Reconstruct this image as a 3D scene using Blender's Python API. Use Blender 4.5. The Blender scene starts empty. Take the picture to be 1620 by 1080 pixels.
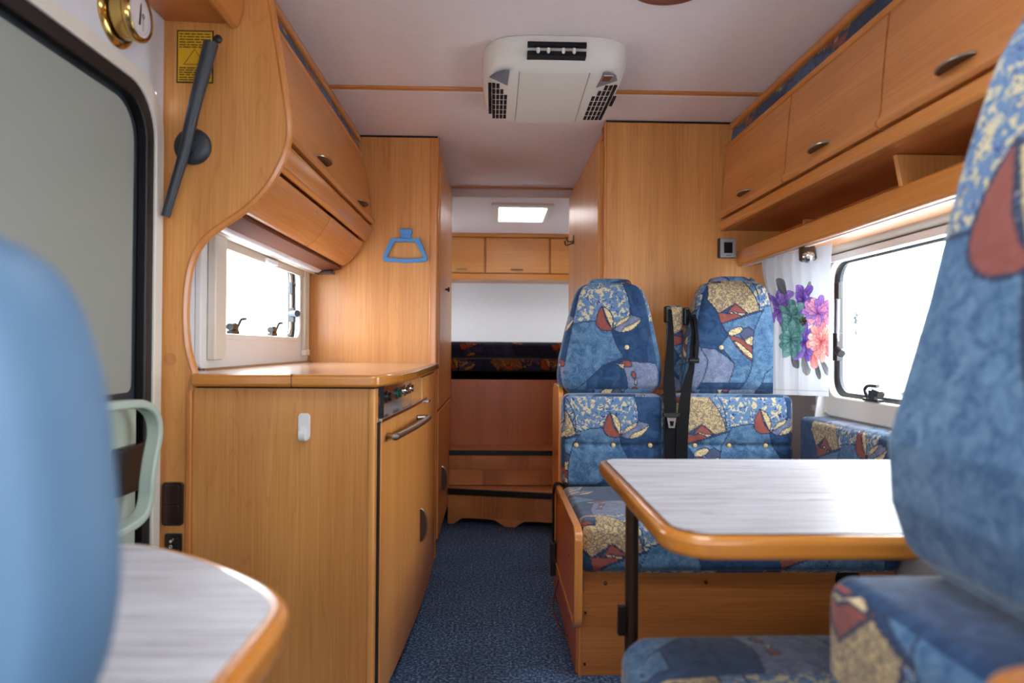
import bpy, bmesh, math, random
import numpy as np
from mathutils import Vector, Matrix
random.seed(7)
S = bpy.context.scene
COL = S.collection

# ------------------------------------------------------------------ camera, world, exposure
cam_d = bpy.data.cameras.new('camera'); cam = bpy.data.objects.new('camera', cam_d); COL.objects.link(cam)
cam_d.sensor_width = 36; cam_d.lens = 24; cam_d.clip_start = 0.02
_a = math.atan(30/1080); _p = 9/1080; _r = .0075
fw = Vector((math.sin(_a)*math.cos(_p), math.cos(_a)*math.cos(_p), math.sin(_p)))
r0 = Vector((math.cos(_a), -math.sin(_a), 0)); u0 = r0.cross(fw)
rt = r0*math.cos(_r)+u0*math.sin(_r); up = u0*math.cos(_r)-r0*math.sin(_r)
M = Matrix((rt, up, -fw)).transposed().to_4x4(); M.translation = Vector((0, 0, 1.0))
cam.matrix_world = M
cam_d.dof.use_dof = True; cam_d.dof.focus_distance = 2.5; cam_d.dof.aperture_fstop = 2.2
S.camera = cam

w = bpy.data.worlds.new('overcast_sky'); S.world = w; w.use_nodes = True
bg = w.node_tree.nodes['Background']; bg.inputs[0].default_value = (0.94, 0.97, 1.0, 1); bg.inputs[1].default_value = 7.5
S.view_settings.view_transform = 'Standard'; S.view_settings.look = 'None'
S.view_settings.gamma = 1; S.view_settings.use_curve_mapping = False
S.view_settings.exposure = 0.92

def portal(name, loc, rot, sx, sy):
    l = bpy.data.lights.new(name, 'AREA'); l.shape = 'RECTANGLE'; l.size = sx; l.size_y = sy; l.energy = 1
    l.cycles.is_portal = True
    o = bpy.data.objects.new(name, l); COL.objects.link(o); o.location = loc; o.rotation_euler = rot
    return o
H = math.pi/2
portal('daylight_left_window', (-.90, 2.56, 1.19), (0, -H, 0), .4, .95)
portal('daylight_right_window', (1.30, 1.9, 1.07), (0, H, 0), .55, 1.2)
portal('daylight_windscreen', (.2, -.86, 1.21), (H, 0, 0), 2.0, .26)
portal('daylight_cab_left', (-.90, -.42, 1.2), (0, -H, 0), .5, .6)
portal('daylight_cab_right', (1.30, -.42, 1.2), (0, H, 0), .5, .6)
portal('daylight_bed_window_left', (-.90, 5.1, 1.28), (0, -H, 0), .36, .8)
portal('daylight_bed_window_right', (1.30, 5.1, 1.28), (0, H, 0), .36, .8)
portal('daylight_roof_hatch', (.19, 4.66, 1.99), (0, 0, 0), .40, .55)
portal('daylight_dinette_roof_hatch', (.2, .97, 2.01), (0, 0, 0), .5, .5)

# ------------------------------------------------------------------ colour helpers
def lin(c):
    return tuple(((x/255)/12.92 if x/255 <= .04045 else ((x/255+.055)/1.055)**2.4) for x in c)
def L4(c): return lin(c)+(1,)

def new_mat(name):
    m = bpy.data.materials.new(name); m.use_nodes = True
    nt = m.node_tree; b = nt.nodes['Principled BSDF']; return m, nt, b
def plain(name, c, rough=.5, metal=0, noise=0.0, nscale=40, bump=0, bscale=200, coat=0, spec=.5):
    m, nt, b = new_mat(name); N = nt.nodes; K = nt.links
    b.inputs['Base Color'].default_value = L4(c); b.inputs['Roughness'].default_value = rough
    b.inputs['Metallic'].default_value = metal; b.inputs['Coat Weight'].default_value = coat
    b.inputs['Specular IOR Level'].default_value = spec
    tc = N.new('ShaderNodeTexCoord')
    if noise > 0:
        n = N.new('ShaderNodeTexNoise'); n.inputs['Scale'].default_value = nscale; n.inputs['Detail'].default_value = 5
        mx = N.new('ShaderNodeMix'); mx.data_type = 'RGBA'
        l = lin(c); mx.inputs['A'].default_value = tuple(v*(1-noise) for v in l)+(1,)
        mx.inputs['B'].default_value = tuple(min(1, v*(1+noise)) for v in l)+(1,)
        K.new(tc.outputs['Object'], n.inputs['Vector']); K.new(n.outputs['Fac'], mx.inputs['Factor'])
        K.new(mx.outputs['Result'], b.inputs['Base Color'])
    if bump > 0:
        n = N.new('ShaderNodeTexNoise'); n.inputs['Scale'].default_value = bscale; n.inputs['Detail'].default_value = 3
        bp = N.new('ShaderNodeBump'); bp.inputs['Strength'].default_value = bump; bp.inputs['Distance'].default_value = .002
        K.new(tc.outputs['Object'], n.inputs['Vector']); K.new(n.outputs['Fac'], bp.inputs['Height'])
        K.new(bp.outputs['Normal'], b.inputs['Normal'])
    return m

def wood(name, light, dark, axis='z', rough=.38, coat=.15, fig=1.0, seed=0.0, ringcol=None):
    m, nt, b = new_mat(name); N = nt.nodes; K = nt.links
    tc = N.new('ShaderNodeTexCoord'); 
    def mapped(across, along, off):
        mp = N.new('ShaderNodeMapping')
        s = [across]*3; s['xyz'.index(axis)] = along
        mp.inputs['Scale'].default_value = s; mp.inputs['Location'].default_value = (off, off*1.7, off*.6)
        K.new(tc.outputs['Object'], mp.inputs['Vector']); return mp.outputs['Vector']
    n1 = N.new('ShaderNodeTexNoise'); n1.inputs['Scale'].default_value = 1; n1.inputs['Detail'].default_value = 2
    n1.inputs['Distortion'].default_value = .08
    K.new(mapped(7.0, .42, 3.1+seed), n1.inputs['Vector'])
    mu = N.new('ShaderNodeMath'); mu.operation = 'MULTIPLY'; mu.inputs[1].default_value = 80
    K.new(n1.outputs['Fac'], mu.inputs[0])
    si = N.new('ShaderNodeMath'); si.operation = 'SINE'; K.new(mu.outputs[0], si.inputs[0])
    ab = N.new('ShaderNodeMath'); ab.operation = 'ABSOLUTE'; K.new(si.outputs[0], ab.inputs[0])
    r1 = N.new('ShaderNodeMapRange'); r1.inputs['From Min'].default_value = 0; r1.inputs['From Max'].default_value = .3
    r1.inputs['To Min'].default_value = .2*fig; r1.inputs['To Max'].default_value = 0
    K.new(ab.outputs[0], r1.inputs['Value'])
    n2 = N.new('ShaderNodeTexNoise'); n2.inputs['Scale'].default_value = 1; n2.inputs['Detail'].default_value = 6
    n2.inputs['Roughness'].default_value = .65
    K.new(mapped(190, 3.0, 7.7+seed), n2.inputs['Vector'])
    r2 = N.new('ShaderNodeMapRange'); r2.inputs['From Min'].default_value = .35; r2.inputs['From Max'].default_value = .7
    r2.inputs['To Min'].default_value = 0; r2.inputs['To Max'].default_value = .5
    K.new(n2.outputs['Fac'], r2.inputs['Value'])
    n3 = N.new('ShaderNodeTexNoise'); n3.inputs['Scale'].default_value = 1; n3.inputs['Detail'].default_value = 2
    K.new(mapped(9, .5, 1.3+seed), n3.inputs['Vector'])
    r3 = N.new('ShaderNodeMapRange'); r3.inputs['From Min'].default_value = .3; r3.inputs['From Max'].default_value = .7
    r3.inputs['To Min'].default_value = 0; r3.inputs['To Max'].default_value = .5
    K.new(n3.outputs['Fac'], r3.inputs['Value'])
    a1 = N.new('ShaderNodeMath'); a1.operation = 'ADD'; K.new(r1.outputs[0], a1.inputs[0]); K.new(r2.outputs[0], a1.inputs[1])
    a2 = N.new('ShaderNodeMath'); a2.operation = 'ADD'; a2.use_clamp = True; K.new(a1.outputs[0], a2.inputs[0]); K.new(r3.outputs[0], a2.inputs[1])
    mx = N.new('ShaderNodeMix'); mx.data_type = 'RGBA'; mx.inputs['A'].default_value = L4(light); mx.inputs['B'].default_value = L4(dark)
    K.new(a2.outputs[0], mx.inputs['Factor']); K.new(mx.outputs['Result'], b.inputs['Base Color'])
    b.inputs['Roughness'].default_value = rough; b.inputs['Coat Weight'].default_value = coat; b.inputs['Coat Roughness'].default_value = .25
    return m

WL, WD = (230, 164, 92), (190, 118, 56)
M_wz = wood('alder_laminate_upright', WL, WD, 'z')
M_wz2 = wood('alder_laminate_upright_b', (230, 164, 90), (190, 116, 52), 'z', seed=5)
M_wy = wood('alder_laminate_lengthwise', (222, 152, 86), (184, 112, 56), 'y', seed=2, fig=.6)
M_wx = wood('alder_laminate_crosswise', (226, 158, 88), (188, 114, 54), 'x', seed=9, fig=.6)
M_red = wood('red_alder_panel', (212, 126, 66), (172, 90, 42), 'z', seed=4, fig=.5)
M_rail = wood('solid_alder_rail', (216, 142, 68), (184, 108, 44), 'y', rough=.25, coat=.5, fig=.3, seed=1)
M_railx = wood('solid_alder_rail_cross', (216, 142, 68), (184, 108, 44), 'x', rough=.25, coat=.5, fig=.3, seed=1)
M_railz = wood('solid_alder_bead', (220, 146, 74), (188, 112, 50), 'z', rough=.25, coat=.5, fig=.3, seed=6)
M_rim = wood('varnished_table_rim', (214, 142, 54), (178, 102, 32), 'x', rough=.14, coat=.9, fig=.3, seed=3)
M_top = wood('rosy_alder_worktop', (216, 176, 146), (194, 146, 114), 'x', rough=.18, coat=.6, fig=.4)
M_parq_a = wood('parquet_grain_across', (222, 150, 88), (178, 106, 56), 'x', seed=3, fig=.7)
M_parq_b = wood('parquet_grain_upright', (214, 140, 78), (170, 98, 50), 'z', seed=8, fig=.7)
M_ceil = plain('pinkish_ceiling_board', (230, 216, 214), .75, noise=.05, nscale=25, bump=.25, bscale=60)
M_wall = plain('white_wall_board', (222, 222, 226), .6, noise=.04, nscale=30, bump=.2, bscale=50)
M_wallg = plain('grey_wall_board', (196, 196, 200), .7, noise=.04, nscale=30)
M_white = plain('white_plastic', (232, 232, 232), .35)
M_cream = plain('cream_plastic', (224, 216, 204), .4, noise=.02)
M_beige = plain('beige_roller_blind', (205, 190, 172), .55)
M_door = plain('grey_door_blind', (148, 150, 142), .8, noise=.03, nscale=6, bump=.3, bscale=400)
M_sage = plain('sage_plastic', (172, 188, 176), .35)
M_black = plain('black_rubber', (14, 14, 18), .45)
M_dark = plain('black_plastic', (34, 30, 32), .3)
M_void = plain('dark_hollow', (14, 12, 16), .9)
M_brown = plain('dark_brown_plastic', (48, 30, 26), .25)
M_char = plain('charcoal_plastic', (48, 53, 60), .42)
M_nickel = plain('brushed_nickel', (170, 160, 148), .3, 1)
M_chrome = plain('chrome', (214, 210, 206), .16, 1)
M_bronze = plain('bronze_tube', (92, 74, 60), .35, .8)
M_brass = plain('polished_brass', (204, 170, 100), .16, 1)
M_dial = plain('dial_paper', (226, 216, 214), .5, noise=.03)
M_ink = plain('black_ink', (40, 34, 20), .8)
M_yel = plain('yellow_sticker', (222, 170, 14), .55)
M_blue = plain('light_blue_plastic', (78, 142, 205), .4)
M_belt = plain('black_belt_webbing', (11, 11, 14), .7, spec=.15, noise=.1, nscale=120, bump=.3, bscale=500)
M_ac = plain('air_conditioner_plastic', (222, 216, 206), .42)
M_acg = plain('grey_window_plastic', (112, 116, 124), .35)
M_silver = plain('silver_plastic', (170, 170, 176), .35, .3)
M_scr = plain('screen_glass', (30, 32, 34), .08)
M_bead = plain('button_bead', (205, 180, 130), .5)
M_seatblue = plain('pale_blue_velour', (80, 112, 142), .6, noise=.08, nscale=10)
M_lampd = plain('prismatic_lamp_cover', (214, 212, 222), .25, noise=.25, nscale=220, bump=.6, bscale=300)
M_green = plain('dark_green_knob', (30, 78, 66), .2)
M_red_wire = plain('red_wire', (110, 30, 26), .4)
M_snow = plain('pale_ground', (196, 200, 206), .9, noise=.05, nscale=.5)
M_van = plain('white_van_paint', (225, 228, 232), .3)
M_far = plain('distant_grey', (98, 106, 110), .9, spec=.1)
M_needle = plain('frosted_needles', (72, 84, 88), .9, noise=.1)
M_brownp = plain('copper_brown_trim', (120, 72, 50), .8, spec=.2)

def glass_mat():
    m = bpy.data.materials.new('window_glass'); m.use_nodes = True; nt = m.node_tree; N = nt.nodes; N.clear()
    o = N.new('ShaderNodeOutputMaterial'); t = N.new('ShaderNodeBsdfTransparent'); g = N.new('ShaderNodeBsdfGlossy')
    g.inputs['Roughness'].default_value = .02; t.inputs[0].default_value = (.96, .98, .98, 1)
    mx = N.new('ShaderNodeMixShader'); mx.inputs[0].default_value = .05
    nt.links.new(t.outputs[0], mx.inputs[1]); nt.links.new(g.outputs[0], mx.inputs[2])
    nt.links.new(mx.outputs[0], o.inputs[0]); return m
M_glass = glass_mat()

def carpet_mat():
    m, nt, b = new_mat('blue_needle_carpet'); N = nt.nodes; K = nt.links
    tc = N.new('ShaderNodeTexCoord')
    n = N.new('ShaderNodeTexNoise'); n.inputs['Scale'].default_value = 105; n.inputs['Detail'].default_value = 6; n.inputs['Roughness'].default_value = .8
    K.new(tc.outputs['Object'], n.inputs['Vector'])
    cr = N.new('ShaderNodeValToRGB'); e = cr.color_ramp.elements
    e[0].position = .36; e[0].color = L4((8, 22, 48)); e[1].position = .68; e[1].color = L4((176, 200, 224))
    q = cr.color_ramp.elements.new(.5); q.color = L4((40, 78, 124))
    K.new(n.outputs['Fac'], cr.inputs['Fac'])
    n2 = N.new('ShaderNodeTexNoise'); n2.inputs['Scale'].default_value = 4; n2.inputs['Detail'].default_value = 6
    K.new(tc.outputs['Object'], n2.inputs['Vector'])
    r = N.new('ShaderNodeMapRange'); r.inputs['From Min'].default_value = .3; r.inputs['From Max'].default_value = .7
    r.inputs['To Min'].default_value = .8; r.inputs['To Max'].default_value = 1.1
    K.new(n2.outputs['Fac'], r.inputs['Value'])
    mx = N.new('ShaderNodeVectorMath'); mx.operation = 'SCALE'
    K.new(cr.outputs[0], mx.inputs[0]); K.new(r.outputs[0], mx.inputs['Scale'])
    K.new(mx.outputs[0], b.inputs['Base Color']); b.inputs['Roughness'].default_value = .95
    bp = N.new('ShaderNodeBump'); bp.inputs['Strength'].default_value = .8; bp.inputs['Distance'].default_value = .004
    K.new(n.outputs['Fac'], bp.inputs['Height']); K.new(bp.outputs['Normal'], b.inputs['Normal'])
    return m
M_carpet = carpet_mat()

def tabletop_mat():
    m, nt, b = new_mat('whitewashed_plank_laminate'); N = nt.nodes; K = nt.links
    tc = N.new('ShaderNodeTexCoord')
    def nz(sc, det, dist=0, rough=.5):
        mp = N.new('ShaderNodeMapping'); mp.inputs['Scale'].default_value = sc; K.new(tc.outputs['Object'], mp.inputs['Vector'])
        n = N.new('ShaderNodeTexNoise'); n.inputs['Scale'].default_value = 1; n.inputs['Detail'].default_value = det
        n.inputs['Distortion'].default_value = dist; n.inputs['Roughness'].default_value = rough
        K.new(mp.outputs['Vector'], n.inputs['Vector']); return n.outputs['Fac']
    f1 = nz((5, 230, 1), 5, .15, .65); f2 = nz((5.0, 105, 1), 5, .8, .7)
    c1 = N.new('ShaderNodeValToRGB'); e = c1.color_ramp.elements
    e[0].position = .34; e[0].color = L4((150, 144, 148)); e[1].position = .56; e[1].color = L4((206, 207, 214))
    K.new(f1, c1.inputs['Fac'])
    c2 = N.new('ShaderNodeValToRGB'); e = c2.color_ramp.elements
    e[0].position = .33; e[0].color = L4((120, 100, 94)); e[1].position = .41; e[1].color = (1, 1, 1, 1)
    K.new(f2, c2.inputs['Fac'])
    mx = N.new('ShaderNodeMix'); mx.data_type = 'RGBA'; mx.blend_type = 'MULTIPLY'; mx.inputs['Factor'].default_value = .75
    K.new(c1.outputs[0], mx.inputs['A']); K.new(c2.outputs[0], mx.inputs['B']); K.new(mx.outputs['Result'], b.inputs['Base Color'])
    b.inputs['Roughness'].default_value = .42; b.inputs['Specular IOR Level'].default_value = .3; return m
M_plank = tabletop_mat()

def fabric_mat(name='patchwork_velour'):
    m, nt, b = new_mat(name); N = nt.nodes; K = nt.links
    def attr(n): a = N.new('ShaderNodeAttribute'); a.attribute_name = n; return a
    ca, cb, st = attr('ca'), attr('cb'), attr('st')
    sp = N.new('ShaderNodeSeparateColor'); K.new(st.outputs['Color'], sp.inputs[0])
    tc = N.new('ShaderNodeTexCoord')
    def nz(scale, det, dist, sc=(1, 1, 1)):
        mp = N.new('ShaderNodeMapping'); mp.inputs['Scale'].default_value = sc; K.new(tc.outputs['Object'], mp.inputs['Vector'])
        n = N.new('ShaderNodeTexNoise'); n.inputs['Scale'].default_value = scale; n.inputs['Detail'].default_value = det
        n.inputs['Distortion'].default_value = dist; K.new(mp.outputs['Vector'], n.inputs['Vector']); return n.outputs['Fac']
    def mr(v, a, c, d=0, e=1):
        r = N.new('ShaderNodeMapRange'); r.inputs['From Min'].default_value = a; r.inputs['From Max'].default_value = c
        r.inputs['To Min'].default_value = d; r.inputs['To Max'].default_value = e; K.new(v, r.inputs['Value']); return r.outputs[0]
    def ma(op, x, y):
        q = N.new('ShaderNodeMath'); q.operation = op
        for i, v in enumerate((x, y)):
            if isinstance(v, (int, float)): q.inputs[i].default_value = v
            else: K.new(v, q.inputs[i])
        q.use_clamp = True; return q.outputs[0]
    blot = mr(nz(58, 3, .8), .52, .57)
    stroke = mr(nz(46, 1, 3.5), .50, .55)
    vel = nz(26, 4, 1.2)
    msk = ma('ADD', ma('MULTIPLY', blot, sp.outputs[0]), ma('MULTIPLY', stroke, sp.outputs[1]))
    msk = ma('ADD', msk, ma('MULTIPLY', mr(vel, .38, .72), sp.outputs[2]))
    mx = N.new('ShaderNodeMix'); mx.data_type = 'RGBA'; K.new(msk, mx.inputs['Factor'])
    K.new(ca.outputs['Color'], mx.inputs['A']); K.new(cb.outputs['Color'], mx.inputs['B'])
    # small dark flecks where the blotched cloth is
    fl = ma('MULTIPLY', mr(nz(75, 2, 1.5), .60, .64), sp.outputs[0])
    m2 = N.new('ShaderNodeMix'); m2.data_type = 'RGBA'; K.new(fl, m2.inputs['Factor'])
    K.new(mx.outputs['Result'], m2.inputs['A']); m2.inputs['B'].default_value = L4((34, 52, 110))
    K.new(m2.outputs['Result'], b.inputs['Base Color']); b.inputs['Roughness'].default_value = .85
    b.inputs['Sheen Weight'].default_value = .25; b.inputs['Sheen Roughness'].default_value = .4
    b.inputs['Specular IOR Level'].default_value = .2
    bp = N.new('ShaderNodeBump'); bp.inputs['Strength'].default_value = .25; bp.inputs['Distance'].default_value = .002
    K.new(nz(300, 2, 0), bp.inputs['Height']); K.new(bp.outputs['Normal'], b.inputs['Normal'])
    return m
M_fab = fabric_mat()

def vcol_mat(name, rough=.8, transl=0.0):
    m, nt, b = new_mat(name); N = nt.nodes; K = nt.links
    a = N.new('ShaderNodeAttribute'); a.attribute_name = 'ca'; K.new(a.outputs['Color'], b.inputs['Base Color'])
    b.inputs['Roughness'].default_value = rough
    if transl:
        t = N.new('ShaderNodeBsdfTranslucent'); K.new(a.outputs['Color'], t.inputs['Color'])
        mx = N.new('ShaderNodeMixShader'); mx.inputs[0].default_value = transl
        out = N['Material Output']; K.new(b.outputs[0], mx.inputs[1]); K.new(t.outputs[0], mx.inputs[2]); K.new(mx.outputs[0], out.inputs[0])
    return m
M_curt = vcol_mat('printed_curtain_cotton', .9, .45)

# ------------------------------------------------------------------ object helpers
OFF = {}
def meta(o, label=None, cat=None, group=None, kind=None):
    if label: o['label'] = label
    if cat: o['category'] = cat
    if group: o['group'] = group
    if kind: o['kind'] = kind
    return o
def thing(name, label, cat, loc, group=None):
    o = bpy.data.objects.new(name, None); COL.objects.link(o); o.location = loc; o.empty_display_size = .05
    OFF[o.name] = Vector(loc); return meta(o, label, cat, group)
def put(name, bm, mat, parent=None, label=None, cat=None, group=None, kind=None, bev=0, seg=2, smooth=False, loc=None, mats=None):
    """link a bmesh (built in world metres) as one object"""
    off = OFF[parent.name] if parent else (Vector(loc) if loc else None)
    if off is None:
        xs = [v.co for v in bm.verts]
        off = Vector((sum(c.x for c in xs)/len(xs), sum(c.y for c in xs)/len(xs), min(c.z for c in xs)))
    bmesh.ops.translate(bm, verts=bm.verts, vec=-off)
    bmesh.ops.recalc_face_normals(bm, faces=bm.faces)
    me = bpy.data.meshes.new(name); bm.to_mesh(me); bm.free()
    if smooth:
        me.polygons.foreach_set('use_smooth', [True]*len(me.polygons))
        me.set_sharp_from_angle(angle=math.radians(40))
    for mm in (mats or [mat]): me.materials.append(mm)
    o = bpy.data.objects.new(name, me); COL.objects.link(o)
    if parent: o.parent = parent
    else: o.location = off
    OFF[o.name] = off
    if bev:
        b = o.modifiers.new('bevel', 'BEVEL'); b.width = bev; b.segments = seg; b.limit_method = 'ANGLE'; b.angle_limit = math.radians(35)
        me.polygons.foreach_set('use_smooth', [True]*len(me.polygons)); 
        b.harden_normals = True
    return meta(o, label, cat, group, kind)

def box(bm, x0, x1, y0, y1, z0, z1):
    vs = [bm.verts.new(p) for p in ((x0, y0, z0), (x1, y0, z0), (x1, y1, z0), (x0, y1, z0), (x0, y0, z1), (x1, y0, z1), (x1, y1, z1), (x0, y1, z1))]
    for f in ((3, 2, 1, 0), (4, 5, 6, 7), (0, 1, 5, 4), (1, 2, 6, 5), (2, 3, 7, 6), (3, 0, 4, 7)): bm.faces.new([vs[i] for i in f])
    return vs
def B(*a):
    bm = bmesh.new(); box(bm, *a); return bm
def prism(bm, pts, plane, a, b):
    """polygon pts in a plane ('xz' extruded along y, 'xy' along z, 'yz' along x)"""
    def P(p, t):
        return {'xz': (p[0], t, p[1]), 'xy': (p[0], p[1], t), 'yz': (t, p[0], p[1])}[plane]
    v0 = [bm.verts.new(P(p, a)) for p in pts]; v1 = [bm.verts.new(P(p, b)) for p in pts]; n = len(pts)
    bm.faces.new(v0); bm.faces.new(v1[::-1])
    for i in range(n): bm.faces.new((v0[i], v1[i], v1[(i+1) % n], v0[(i+1) % n]))
def PR(pts, plane, a, b):
    bm = bmesh.new(); prism(bm, pts, plane, a, b); return bm
def rrect(x0, x1, y0, y1, r, n=6):
    if not isinstance(r, (tuple, list)): r = (r,)*4
    out = []
    for (cx, cy, a0, rr) in ((x1-r[0], y1-r[0], 0, r[0]), (x0+r[1], y1-r[1], 90, r[1]), (x0+r[2], y0+r[2], 180, r[2]), (x1-r[3], y0+r[3], 270, r[3])):
        for i in range(n+1):
            a = math.radians(a0+90*i/n); out.append((cx+rr*math.cos(a), cy+rr*math.sin(a)))
    return out
def ring(bm, outer, inner, plane, a, b):
    def P(p, t):
        return {'xz': (p[0], t, p[1]), 'xy': (p[0], p[1], t), 'yz': (t, p[0], p[1])}[plane]
    n = len(outer)
    q = [[bm.verts.new(P(p, t)) for p in L] for L, t in ((outer, a), (inner, a), (inner, b), (outer, b))]
    for k in range(4):
        A, C = q[k], q[(k+1) % 4]
        for i in range(n): bm.faces.new((A[i], A[(i+1) % n], C[(i+1) % n], C[i]))
def RG(*a):
    bm = bmesh.new(); ring(bm, *a); return bm
def tube(bm, pts, r, n=10, closed=False, flat=None):
    """round tube along pts; r may be a list; flat=(w,t) makes a ribbon-like ellipse section"""
    pts = [Vector(p) for p in pts]; m = len(pts)
    rs = r if isinstance(r, (list, tuple)) else [r]*m
    rings = []; prev = None
    for i, p in enumerate(pts):
        if closed: t = pts[(i+1) % m]-pts[i-1]
        else: t = pts[min(i+1, m-1)]-pts[max(i-1, 0)]
        t.normalize()
        ref = prev if prev is not None else (Vector((0, 0, 1)) if abs(t.z) < .9 else Vector((0, 1, 0)))
        u = ref-t*ref.dot(t); u.normalize(); v = t.cross(u); prev = u
        rings.append([bm.verts.new(p+(u*math.cos(2*math.pi*k/n)+v*math.sin(2*math.pi*k/n))*rs[i]) for k in range(n)])
    for i in range(m if closed else m-1):
        A, C = rings[i], rings[(i+1) % m]
        for k in range(n): bm.faces.new((A[k], A[(k+1) % n], C[(k+1) % n], C[k]))
    if not closed: bm.faces.new(rings[0][::-1]); bm.faces.new(rings[-1])
def TU(pts, r, n=10, closed=False):
    bm = bmesh.new(); tube(bm, pts, r, n, closed); return bm
def lathe(bm, c, axis, prof, n=32):
    """prof: (radius, height along axis) from c"""
    c = Vector(c); ax = Vector(axis).normalized(); u = ax.orthogonal().normalized(); v = ax.cross(u); R = []
    for (r, h) in prof:
        if r < 1e-6: R.append([bm.verts.new(c+ax*h)])
        else: R.append([bm.verts.new(c+ax*h+(u*math.cos(2*math.pi*k/n)+v*math.sin(2*math.pi*k/n))*r) for k in range(n)])
    for A, C in zip(R, R[1:]):
        for k in range(n):
            f = [A[k % len(A)], A[(k+1) % len(A)], C[(k+1) % len(C)], C[k % len(C)]]; g = []
            for q in f:
                if q not in g: g.append(q)
            if len(g) > 2: bm.faces.new(g)
def LA(c, axis, prof, n=32):
    bm = bmesh.new(); lathe(bm, c, axis, prof, n); return bm
def smoothpts(P, k=4):
    """Catmull-Rom through points"""
    P = [np.array(p, float) for p in P]; out = []
    for i in range(len(P)-1):
        p0, p1, p2, p3 = P[max(i-1, 0)], P[i], P[i+1], P[min(i+2, len(P)-1)]
        for j in range(k):
            t = j/k; out.append(tuple(.5*((2*p1)+(-p0+p2)*t+(2*p0-5*p1+4*p2-p3)*t*t+(-p0+3*p1-3*p2+p3)*t**3)))
    out.append(tuple(P[-1])); return out
def ribbon(bm, pts, wdir, width, th=.003):
    pts = [Vector(p) for p in pts]; wd = Vector(wdir).normalized(); ws = width if isinstance(width, list) else [width]*len(pts); R = []
    for i, p in enumerate(pts):
        t = (pts[min(i+1, len(pts)-1)]-pts[max(i-1, 0)]).normalized(); nrm = t.cross(wd).normalized(); w_ = wd*ws[i]/2
        R.append([bm.verts.new(q) for q in (p-w_-nrm*th/2, p+w_-nrm*th/2, p+w_+nrm*th/2, p-w_+nrm*th/2)])
    for A, C in zip(R, R[1:]):
        for k in range(4): bm.faces.new((A[k], A[(k+1) % 4], C[(k+1) % 4], C[k]))
    bm.faces.new(R[0]); bm.faces.new(R[-1][::-1])

# ------------------------------------------------------------------ fabric print (flat woven pattern, in cloth units of 1/423 m)
ST = {  # ca, cb, (blotch, stroke, velvet)
 'navy': ((32, 58, 92), (56, 86, 124), (0, 0, .8)),
 'blue': ((56, 90, 126), (104, 136, 164), (0, .3, .8)),
 'blot': ((92, 122, 158), (194, 182, 146), (1.0, 0, 0)),
 'tan': ((126, 112, 98), (196, 172, 126), (.2, .85, .1)),
 'grey': ((92, 102, 130), (138, 146, 168), (.25, .2, .5)),
 'slate': ((72, 80, 108), (90, 98, 124), (0, 0, .5)),
 'red': ((132, 70, 62), (152, 92, 82), (0, 0, .6)),
 'cream': ((212, 192, 148), (80, 58, 52), (0, .5, 0)),
 'line': ((40, 52, 78), (40, 52, 78), (0, 0, 0)),
}
SHADED = {'navy': ((24, 26, 46), (40, 42, 66)), 'blue': ((30, 34, 58), (52, 54, 80)), 'blot': ((40, 44, 62), (150, 96, 50)), 'tan': ((66, 44, 32), (150, 92, 44)),  # same cloth with the dim bed's shade put into its colours
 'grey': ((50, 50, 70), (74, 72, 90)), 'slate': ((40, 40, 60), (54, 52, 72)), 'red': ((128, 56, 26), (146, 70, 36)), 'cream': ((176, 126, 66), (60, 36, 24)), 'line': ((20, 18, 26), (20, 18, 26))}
STN = list(ST); SCA = np.array([lin(ST[s][0]) for s in STN]); SCB = np.array([lin(ST[s][1]) for s in STN]); SST = np.array([ST[s][2] for s in STN])
DCA = np.array([lin(SHADED[s][0]) for s in STN]); DCB = np.array([lin(SHADED[s][1]) for s in STN])
def inpoly(u, v, P):
    ins = np.zeros(u.shape, bool); n = len(P)
    for i in range(n):
        x0, y0 = P[i]; x1, y1 = P[(i+1) % n]
        if y0 == y1: continue
        c = ((y0 > v) != (y1 > v)) & (u < (x1-x0)*(v-y0)/(y1-y0)+x0); ins ^= c
    return ins
def near_poly(u, v, P, w_):
    d = np.full(u.shape, 1e9); n = len(P)
    for i in range(n):
        x0, y0 = P[i]; x1, y1 = P[(i+1) % n]; dx, dy = x1-x0, y1-y0; L2 = dx*dx+dy*dy+1e-9
        t = np.clip(((u-x0)*dx+(v-y0)*dy)/L2, 0, 1); d = np.minimum(d, np.hypot(u-x0-t*dx, v-y0-t*dy))
    return d < w_
def ell(cx, cy, a, b, ang=0, n=14):
    A = math.radians(ang); return [(cx+a*math.cos(t)*math.cos(A)-b*math.sin(t)*math.sin(A), cy+a*math.cos(t)*math.sin(A)+b*math.sin(t)*math.cos(A)) for t in [2*math.pi*k/n for k in range(n)]]
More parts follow.
